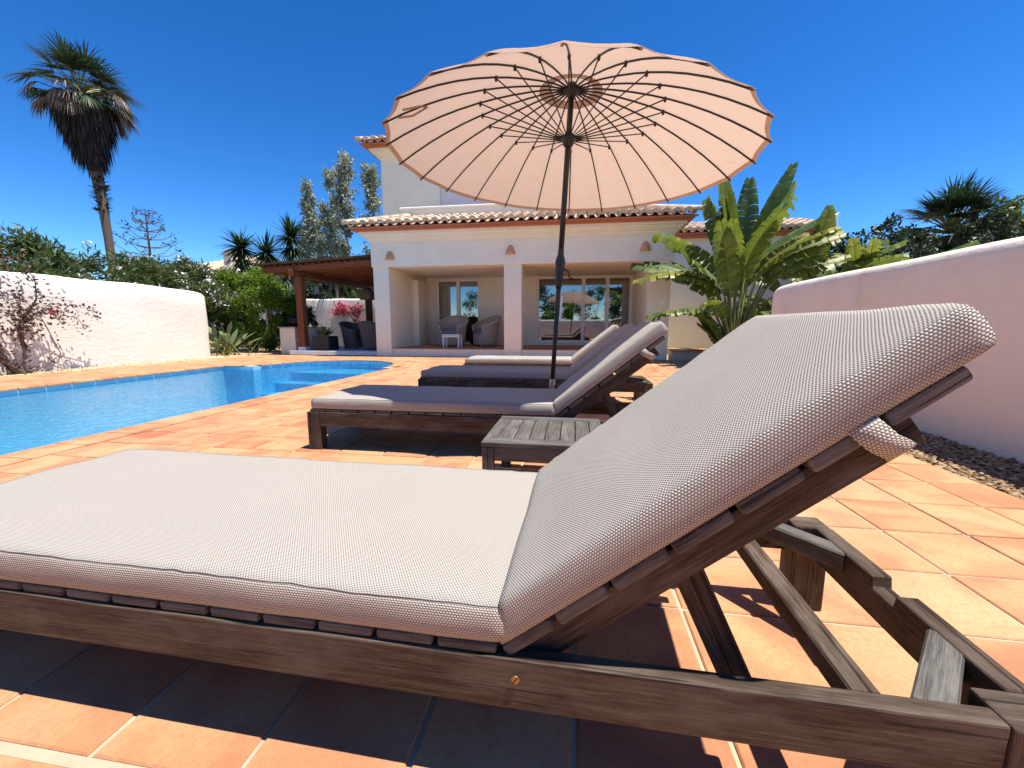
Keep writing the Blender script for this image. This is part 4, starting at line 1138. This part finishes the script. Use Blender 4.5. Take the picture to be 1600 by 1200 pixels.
P0 = np.stack([rr*np.cos(a)-.08-.1*t, rr*np.sin(a), zz], 1); Q = strips(P0, np.stack([np.cos(a)*.22, np.sin(a)*.22, -np.ones(ns)], 1), rng.uniform(.45, 1.0, ns), rng.uniform(.05, .15, ns), .3, 4); blade_mesh('dead_leaf_skirt', Q, 'palmskirt', wp)
fan_palm(wp, (-.2, 0, 9.0), 26, .85, 1.0, ('drooping_dead_leaves', 'palmdead', 'palmdead'), (-.30, .30), 1.8, 16, 1.0)
fan_palm(wp, (-.25, 0, 9.2), 30, .95, .95, ('green_leaves', 'palmgreen', 'petiole'), (.05, 1.0), .55, 20, 1.35)
fan_palm(wp, (-.2, 0, 9.0), 16, .75, 1.0, ('side_leaves', 'palmgreen', 'petiole'), (-.15, .3), .9, 22, 1.3)

def poplar(x, y, h, r, label, n):
    root = empty('poplar_tree', (x, y, 0)); tag(root, label, 'tree', 'poplars behind the villa')
    acc = Acc(); acc.tube([(0, 0, -.1), (.05, 0, h*.5), (0, 0, h*.97)], [.16, .09, .012], 7); P = []
    for k in range(int(h*7)):
        z = rng.uniform(.12, .93)*h; a = rng.uniform(0, 6.28); ln = r*rng.uniform(.5, 1.15)*(1.15-.75*(z/h)**2)
        e = Vector((ln*math.cos(a), ln*math.sin(a), z+ln*rng.uniform(1.0, 2.0))); s = Vector((0, 0, z))
        acc.tube([s, s.lerp(e, .5)+Vector((0, 0, -.1)), e], [.022, .014, .005], 4)
        m = int(1.5*n/(h*7)); t = rng.uniform(.25, 1.08, m); q = np.array(s)[None]*(1-t)[:, None]+np.array(e)[None]*t[:, None]; P.append(q+rng.normal(size=(m, 3))*.12)
    acc.build('trunk', 'palebark', root); leaf_cloud('crown', np.concatenate(P), .15, .12, 'poplar', root, -.1)
poplar(-15.9, 23.6, 9.6, .55, 'short leftmost poplar of the group left of the villa', 2600)
poplar(-15.0, 24.6, 10.6, .75, 'middle thin poplar with sparse silvery leaves', 3600)
poplar(-13.4, 23.4, 11.6, .75, 'tallest silvery poplar beside the upper storey', 4800)
poplar(-11.9, 23.9, 10.6, .7, 'poplar half hidden by the upper storey corner', 4200)
poplar(-16.6, 25.6, 8.2, .6, 'lowest poplar behind the yuccas', 2200)

ar = empty('norfolk_pine', (-29.8, 25.9, 0)); tag(ar, 'small distant norfolk pine with upswept tiers above the hedge', 'tree')
acc = Acc(); acc.tube([(0, 0, 0), (0, 0, 9.0)], [.18, .03], 6); P = []
for k in range(6):
    z = 5.9+k*.55; ln = 1.9*(1-k/6.8)
    for j in range(5):
        a = j*math.pi/2.5+k*.5; e = Vector((ln*math.cos(a), ln*math.sin(a), z+ln*.35)); acc.tube([(0, 0, z), (e.x*.6, e.y*.6, z+ln*.08), e], [.035, .025, .015], 4)
        P.append(np.array(e)+rng.normal(size=(14, 3))*np.array([.13, .13, .10]))
acc.build('trunk', 'bark', ar); leaf_cloud('crown', np.concatenate(P), .22, .07, 'darkleaf', ar, .3)

# ------------------------------------------------------------------ right side planting
def giant_strelitzia(name, bx, by, specs, label, nb=0):
    root = empty(name, (bx, by, 0)); tag(root, label, 'plant')
    for (az, rho, h, dx, dy, dz, L, W, bend, mat, torn) in specs:
        b = np.array([math.cos(az)*.12, math.sin(az)*.12, 0.]); d = unit(np.array([dx, dy, dz], float))
        # stalk
        e = np.array([math.cos(az)*rho, math.sin(az)*rho*.7, h]); mid = (b+e)/2
        st_ = tube('stalk', [tuple(b), tuple(mid-np.array([math.cos(az), math.sin(az), 0])*rho*.18), tuple(e)], [.045, .032, .02], 'petiole', root, 6)
        # midrib curve
        n = 15; p = e.copy(); pts = [p.copy()]; dirs = []; dd = unit(d+np.array([0, 0, .28]))
        for i in range(n):
            dd = unit(dd+(d-dd)*.15+np.array([0, 0, -1.0])*bend/n); dirs.append(dd.copy()); p = p+dd*L/n; pts.append(p.copy())
        V = []; F = []
        roll = rng.uniform(-.7, .7)
        for sgn in (-1, 1):
            for i in range(n):
                t0, t1 = i/n, (i+1)/n
                dd = dirs[i]; s = np.cross(dd, [0, 0, 1.0]); s /= max(1e-5, np.linalg.norm(s)); u = np.cross(s, dd); s = s*math.cos(roll)+u*math.sin(roll)
                w0 = W*.5*math.sin(math.pi*min(.97, .10+.86*t0))**.55; w1 = W*.5*math.sin(math.pi*min(.97, .10+.86*t1))**.55
                gap = torn*rng.uniform(.0, .5)*(L/n); dr = np.array([0, 0, -1.0])*rng.uniform(.0, .30)*torn*W; lean_ = dd*L/n*(.45+.6*torn*rng.random())
                up_ = u*W*.09
                a0, a1 = pts[i], pts[i+1]
                q0 = a0+s*sgn*w0*.55+lean_*.5+up_; q1 = a1+s*sgn*w1*.55+lean_*.5+up_-dd*gap*.4
                r0 = a0+s*sgn*w0+lean_+dr; r1 = a1+s*sgn*w1+lean_+dr-dd*gap
                o = len(V); V += [a0, a1, q1, q0, r1, r0]; F += [(o, o+1, o+2, o+3), (o+3, o+2, o+4, o+5)]
        lf = from_arrays('leaf', V, F, mat, root, True)
        tube('midrib', [tuple(q) for q in pts], [.016*(1-.8*i/n) for i in range(n+1)], 'petiole', lf, 4)
    ac = Acc()
    for k in range(9): ac.tube([(rng.normal()*.15, rng.normal()*.12, -.05), (rng.normal()*.2, rng.normal()*.15, .9)], [.11, .05], 6)
    ac.build('old_stalk_base', 'bark', root)
    return root
g = 'banana'; yl_ = 'bananayellow'
def strel_specs(n1, n2, n3, n4, k=1.0, bias=0.0):
    out = []
    def leaf(az, el, h, rho, L, W, bend, mat, torn):
        d = (math.cos(az)*math.cos(el), math.sin(az)*math.cos(el)*.7, math.sin(el)); out.append((az, rho*k, h*k, *d, L*k, W*k, bend, mat, torn))
    for i in range(n1): leaf(rng.uniform(0, 6.28), RAD(rng.uniform(62, 84)), rng.uniform(1.9, 2.6), rng.uniform(.15, .4), rng.uniform(1.6, 2.1), rng.uniform(.46, .58), rng.uniform(.2, .6), g, rng.uniform(.1, .5))
    for i in range(n2):
        az = math.pi*rng.integers(0, 2)+rng.normal()*.75
        leaf(az, RAD(rng.uniform(38, 64)), rng.uniform(1.5, 2.25), rng.uniform(.35, .8), rng.uniform(1.6, 2.2), rng.uniform(.46, .6), rng.uniform(1.3, 2.1), (g, g, yl_)[rng.integers(0, 3)], rng.uniform(.4, .9))
    for i in range(n3): leaf(rng.uniform(0, 6.28), RAD(rng.uniform(10, 40)), rng.uniform(.95, 1.6), rng.uniform(.5, .95), rng.uniform(1.1, 1.6), rng.uniform(.4, .5), rng.uniform(1.1, 1.8), (g, yl_)[rng.integers(0, 2)], rng.uniform(.6, 1.0))
    for i in range(n4): leaf(rng.uniform(0, 6.28), RAD(rng.uniform(35, 65)), rng.uniform(.3, .7), rng.uniform(.3, .6), rng.uniform(.7, 1.0), .36, rng.uniform(.5, 1.0), g, .2)
    # the leaves that shape the outline: two tall ones leaning right, a long one arching right, two combs drooping left
    return out
key_leaves = [(.2, .2, 2.5, .36, .0, .93, 2.3, .52, .35, g, .15), (.4, .25, 2.3, .72, .0, .69, 2.2, .52, .95, g, .3), (0, .1, 2.5, .02, .05, 1, 1.9, .5, .2, g, .3), (3.1, .25, 2.3, -.3, .0, .95, 1.8, .52, .4, g, .5),
              (3.2, .55, 1.95, -.85, -.2, .5, 2.1, .52, 2.0, yl_, .9), (3.4, .5, 1.8, -.8, -.1, .5, 1.6, .46, 1.4, g, .7), (.0, .7, 1.95, .9, .0, .45, 2.3, .55, 1.1, yl_, .9), (5.2, .3, 2.0, .15, -.5, .85, 2.0, .56, .5, g, .3), (4.4, .3, 1.8, -.25, -.5, .8, 1.8, .55, .8, g, .5)]
giant_strelitzia('giant_strelitzia', 3.95, 11.0, key_leaves+strel_specs(6, 16, 10, 9), 'giant strelitzia with torn banana like leaves at the villa corner')
giant_strelitzia('giant_strelitzia', 5.7, 11.4, strel_specs(2, 14, 8, 4, .86), 'smaller yellowing giant strelitzia half behind the right garden wall')
giant_strelitzia('giant_strelitzia', 7.2, 11.7, strel_specs(0, 12, 6, 2, .84), 'rightmost low giant strelitzia with yellow arching leaves behind the wall')

fp2 = empty('fan_palm', (12.9, 17.0, .45)); tag(fp2, 'short bushy fan palm behind the right garden wall', 'palm tree')
tube('trunk', [(0, 0, -.1), (0, 0, 2), (.05, 0, 3.6)], [.3, .28, .26], 'bark', fp2, 10)
fan_palm(fp2, (.05, 0, 3.7), 64, .95, 1.0, ('green_leaves', 'palmgreen', 'petiole'), (-.1, 1.0), .5, 20, 1.4)
fan_palm(fp2, (.05, 0, 3.5), 18, .8, .85, ('drooping_dead_leaves', 'palmdead', 'palmdead'), (-.7, -.05), 1.4, 16, 1.1)
dp = empty('flue_post', (13.75, 17.2, 0)); tag(dp, 'dark upright flue post rising beside the short fan palm', 'post')
tube('post_shaft', [(0, 0, 0), (0, 0, 5.05)], .11, 'blackmetal', dp, 12); lathe('post_cap', [(.13, 5.0), (.13, 5.1), (.05, 5.14)], 'blackmetal', dp, 12)
for i, (x, y, z0, rx, ry, h, mt, lb_) in enumerate([(9.8, 15.0, .2, 1.6, 1.2, 3.2, 'darkleaf', 'dark rounded shrub just behind the strelitzia tips'), (11.4, 16.6, .2, 1.5, 1.2, 3.4, 'oleander', 'green shrub left of the short fan palm'),
        (14.6, 17.4, .2, 1.5, 1.3, 4.2, 'oleander', 'leafy shrub right of the dark flue post'), (12.9, 15.6, .2, 1.6, 1.0, 3.3, 'darkleaf', 'low dark shrub under the short fan palm'), (16.8, 18.0, .2, 1.6, 1.3, 4.2, 'darkleaf', 'shrub at the right edge above the wall'), (7.6, 13.6, .1, 1.2, 1.0, 2.7, 'darkleaf', 'dark shrub low behind the wall end')]):
    bush('garden_shrub', x, y, z0, rx, ry, h+.75, 6500, .14, .075, mt, lb_, 'shrub', 60, group='shrubs beyond the right wall')
rosette('yucca', (15.2, 17.0, 4.1), 90, .8, .06, 'yucca', -.3, .4, 'dark spiky yucca head above the shrub near the right edge', 'yucca', True)

# ------------------------------------------------------------------ neighbouring houses
nh = empty('neighbour_house', (-28.5, 31.5, -.35)); tag(nh, 'distant cream house with hipped tile roof and brick chimney', 'house')
box('wall', (-4.5, -1.0, 0), (4.6, 6, 5.75), 'beige', nh, .02)
from_arrays('roof', [(-5, -1.6, 5.7), (5.1, -1.6, 5.7), (1.5, 2.5, 7.4), (-1.4, 2.5, 7.4), (-5, 6.6, 5.7), (5.1, 6.6, 5.7)], [(0, 1, 2, 3), (0, 3, 4), (1, 5, 2), (3, 2, 5, 4), (0, 4, 5, 1)], 'rooftile', nh)
rr_ = Acc()
for k in range(34):
    x = -4.9+k*.3; t = min(1, max(0, min((x+5)/3.6, (5.1-x)/3.6))); rr_.tube([(x, -1.65, 5.74), (x, -1.6+4.1*t, 5.74+1.7*t)], .09, 5)
tag(rr_.build('tile_rows', 'rooftile', nh), kind='stuff')
chim = box('chimney', (.35, -1.1, 5.4), (.95, -.5, 7.0), 'beige', nh, .01); box('chimney_cap', (-.38, -.38, .82), (.38, .38, .95), 'rooftile', chim, .01); box('chimney_hood', (-.25, -.25, 1.1), (.25, .25, 1.2), 'rooftile', chim, .01)
for sx in (-.2, .2): box('hood_pier', (sx-.05, -.2, .95), (sx+.05, .2, 1.1), 'beige', chim)
nh3 = empty('neighbour_house', (43.5, 47.0, 0)); tag(nh3, 'far white flat roofed building at the right edge', 'house')
box('wall', (-3, 0, 0), (4, 6, 11.0), 'copingwhite', nh3, .02); w3 = box('window', (-2.2, -.06, 9.2), (-1.2, .0, 10.3), 'room', nh3, 0); box('roof_slab', (-3.2, -.2, 11.0), (4.2, 6.2, 11.2), 'copingwhite', nh3, .02)
nh4 = empty('neighbour_house', (-19.5, 24.0, 0)); tag(nh4, 'cream house corner glimpsed left of the pergola', 'house')
box('wall', (2.2, -1.5, 0), (5.5, 2, 3.6), 'beige', nh4, .02); box('roof', (2.0, -1.8, 3.6), (5.8, 2.2, 3.78), 'rooftile', nh4, .02)
# trees far behind the pergola and those mirrored in the windows
for (x, y, rx, h, mt, lb_) in [(-13.5, 21.6, 1.8, 3.9, 'darkleaf', 'dark shrub behind the white wall, left of the lamp shade'), (-10.4, 21.8, 1.8, 4.0, 'oleander', 'shrub behind the white wall above the pink blossoms'), (-17.2, 21.0, 1.6, 3.6, 'darkleaf', 'shrub below the yuccas'),
         (-4.0, -8.0, 2.6, 5.0, 'darkleaf', 'dark tree mirrored in the left glass door'), (1.6, -8.5, 2.6, 4.4, 'oleander', 'green tree mirrored in the middle of the large window'), (5.6, -7.8, 2.4, 4.8, 'darkleaf', 'dark tree mirrored at the right of the large window'), (-8.2, -7.5, 2.4, 4.2, 'oleander', 'green shrub mirrored in the left glass door'), (-1.2, -7.0, 1.8, 3.4, 'brightleaf', 'light shrub mirrored low in the large window')]:
    bush('garden_tree', x, y, .2, rx, rx*.8, h, 4200, .2, .10, mt, lb_, 'tree', 50)

# ------------------------------------------------------------------ porch and pergola furniture
def wicker_chair(mat, name='wicker_armchair', cush=True):
    root = empty(name)
    V = []; F = []; uv = []; na, nz = 28, 8; seg = na+1
    for i in range(nz+1):
        t = i/nz
        for j in range(seg):
            a = RAD(-140)+RAD(280)*j/na  # 0 = back
            back = .5+.5*math.cos(a*.9); top = .58+.36*back**1.6
            z = .05+(top-.05)*t; r = .30+.05*t+.05*back*t; flare = .035*max(0, t-.8)*5
            V.append(((r+flare)*math.sin(a)*1.08, (r+flare)*math.cos(a), z))
    for i in range(nz):
        for j in range(na):
            F.append((i*seg+j, i*seg+j+1, (i+1)*seg+j+1, (i+1)*seg+j)); 
            for ii, jj in ((i, j), (i, j+1), (i+1, j+1), (i+1, j)): uv.append((jj*.06, ii*.1))
    o = from_arrays('back_and_arms', V, F, mat, root, True, uv); md = o.modifiers.new('t', 'SOLIDIFY'); md.thickness = .035
    rim = [V[nz*seg+j] for j in range(seg)]; tube('rim', rim, .026, mat, o, 8)
    fr = Acc(); fr.box((-.25, -.29, .06), (.25, .22, .38)); fr.build('seat_box', mat, root)
    for x in (-.24, .24): tube('leg', [(x, -.27, 0), (x, -.27, .4)], .025, mat, root, 6)
    for x in (-.22, .22): tube('leg', [(x, .22, 0), (x, .22, .4)], .025, mat, root, 6)
    if cush: box('seat_cushion', (-.25, -.30, .38), (.25, .2, .47), 'greycushion', root, .03, seg=2)
    return root
c1 = wicker_chair('wicker'); c1.location = (-4.12, 13.75, FZ); c1.rotation_euler = (0, 0, RAD(-8)); tag(c1, 'natural wicker armchair in front of the glass door on the porch', 'chair', 'wicker chairs on the porch')
c2 = copy_tree(c1); c2.location = (-3.0, 13.95, FZ); c2.rotation_euler = (0, 0, RAD(-48)); tag(c2, 'natural wicker armchair turned sideways near the central pillar', 'chair', 'wicker chairs on the porch')
sc_ = [1.15, 1.15, 1.12]
for c in (c1, c2): c.scale = sc_
fs = empty('foot_stool', (-3.92, 13.05, FZ)); tag(fs, 'small white slatted stool in front of the wicker chair', 'stool')
for k in range(5): box('top_slat', (-.27+k*.11, -.2, .40), (-.17+k*.11, .2, .43), 'frame', fs, .004)
for x in (-.25, .25):
    for y in (-.17, .17): box('leg', (x-.025, y-.025, 0), (x+.025, y+.025, .399), 'frame', fs, .003)
for y in (-.17, .17): box('rail', (-.224, y-.012, .33), (.224, y+.012, .395), 'frame', fs, .002)
pt = empty('dark_pot', (-3.55, 14.7, FZ)); tag(pt, 'dark tall pot standing between the two wicker chairs', 'pot')
lathe('pot_body', [(.14, 0), (.2, .1), (.24, .4), (.22, .62), (.26, .72), (.26, .76)], 'darkpot', pt, 20); lathe('pot_soil', [(.22, .70), (.2, .765)], 'earth', pt, 16)
# dining group under the pergola
tb = empty('round_table', (-7.15, 14.4, .10)); tag(tb, 'dark round dining table under the pergola', 'table')
lathe('table_top', [(.62, .72), (.63, .735), (.62, .75)], 'darkpot', tb, 32); lathe('pedestal', [(.25, 0), (.2, .05), (.07, .12), (.07, .66), (.2, .719)], 'darkpot', tb, 16)
g1 = wicker_chair('wickergrey', cush=False); g1.location = (-7.95, 14.15, .10); g1.rotation_euler = (0, 0, RAD(75)); tag(g1, 'grey wicker armchair left of the round table under the pergola', 'chair', 'grey wicker dining chairs')
g2 = copy_tree(g1); g2.location = (-6.9, 13.55, .10); g2.rotation_euler = (0, 0, RAD(170)); tag(g2, 'grey wicker armchair partly hidden by the corner pillar', 'chair', 'grey wicker dining chairs')
g3 = copy_tree(g1); g3.location = (-7.55, 15.3, .10); g3.rotation_euler = (0, 0, RAD(10)); tag(g3, 'grey wicker armchair behind the round table', 'chair', 'grey wicker dining chairs')
for g_ in (g1, g2, g3): g_.scale = (1.1, 1.1, 1.05)
def hanging_lamp(x, y, z, label):
    r = empty('pendant_lamp', (x, y, z)); tag(r, label, 'lamp', 'woven pendant lamps under the pergola')
    o = lathe('lamp_shade', [(.29, 0), (.28, .18), (.24, .32), (.15, .42), (.05, .46)], 'rattan', r, 24); tube('cable', [(0, 0, .45), (0, 0, 2.9-z)], .008, 'blackmetal', r, 5)
hanging_lamp(-7.95, 15.2, 1.95, 'woven rattan pendant lamp hanging before the white wall'); hanging_lamp(-7.1, 15.0, 1.95, 'rattan pendant lamp mostly hidden behind the corner pillar')
ct = empty('kitchen_counter', (-9.85, 13.3, 0)); tag(ct, 'white masonry outdoor kitchen counter beside the pergola post', 'counter')
box('counter_body', (-.3, -.25, -.05), (.28, .75, .86), 'stucco', ct, .01); box('counter_top', (-.34, -.29, .862), (.32, .79, .91), 'concrete', ct, .01)
box('open_shelf_side', (.60, -.15, 0), (.66, .75, .86), 'stucco', ct, .005); box('open_shelf_top', (.285, -.15, .862), (.70, .75, .905), 'concrete', ct, .005); box('open_shelf', (.283, -.14, .42), (.599, .74, .47), 'stucco', ct, .004); box('shelf_back', (.283, .70, 0), (.599, .74, .86), 'stucco', ct, .002)
gr = empty('grill', (-9.8, 13.45, .911)); tag(gr, 'small black kettle grill on the outdoor kitchen counter', 'grill')
lathe('grill_bowl', [(.10, 0), (.17, .05), (.24, .14), (.25, .2)], 'blackmetal', gr, 20); lathe('grill_lid', [(.255, .205), (.23, .29), (.14, .36), (.02, .38)], 'blackmetal', gr, 20); tube('lid_handle', [(-.06, 0, .37), (-.05, 0, .42), (.05, 0, .42), (.06, 0, .37)], .01, 'blackmetal', gr, 6)
pl = empty('agave_planter', (-8.55, 13.25, .10)); tag(pl, 'pale agave in a square black planter under the pergola', 'planter')
box('planter_box', (-.30, -.30, 0), (.30, .30, .48), 'darkpot', pl, .015); box('planter_soil', (-.27, -.27, .481), (.27, .27, .49), 'earth', pl)
d = sphere_dirs(60, .05, 1.0); Q = strips(np.tile(np.array([0, 0, .50]), (60, 1)), d, rng.uniform(.3, .55, 60), .09, .2, 4, taper='leaf'); blade_mesh('agave_leaves', Q, 'agave', pl)
pb = empty('pink_bougainvillea', (-10.6, 18.72, 0)); tag(pb, 'pink flowering bougainvillea in front of the white back wall', 'plant')
acc = Acc(); P = []
for k in range(8):
    e = Vector((rng.uniform(-.9, .4), rng.uniform(-.3, .3), rng.uniform(1.55, 2.0))); acc.tube([(.35, 0, 0), (.3+rng.normal()*.03, 0, .9), (e.x*.5+.1, e.y, 1.6), e], [.025, .02, .012, .005], 5); P.append(np.array(e)+rng.normal(size=(60, 3))*np.array([.15, .08, .12]))
P.append(np.stack([rng.uniform(.1, .4, 60), rng.normal(size=60)*.08, rng.uniform(.9, 1.5, 60)], 1))
acc.build('stems', 'bark', pb); tag(leaf_cloud('bracts', np.concatenate(P), .11, .09, 'pink', pb), kind='stuff')
lathe('pot', [(.2, 0), (.28, .3), (.27, .35)], 'sconce', pb, 16, (.35, 0, -.05))
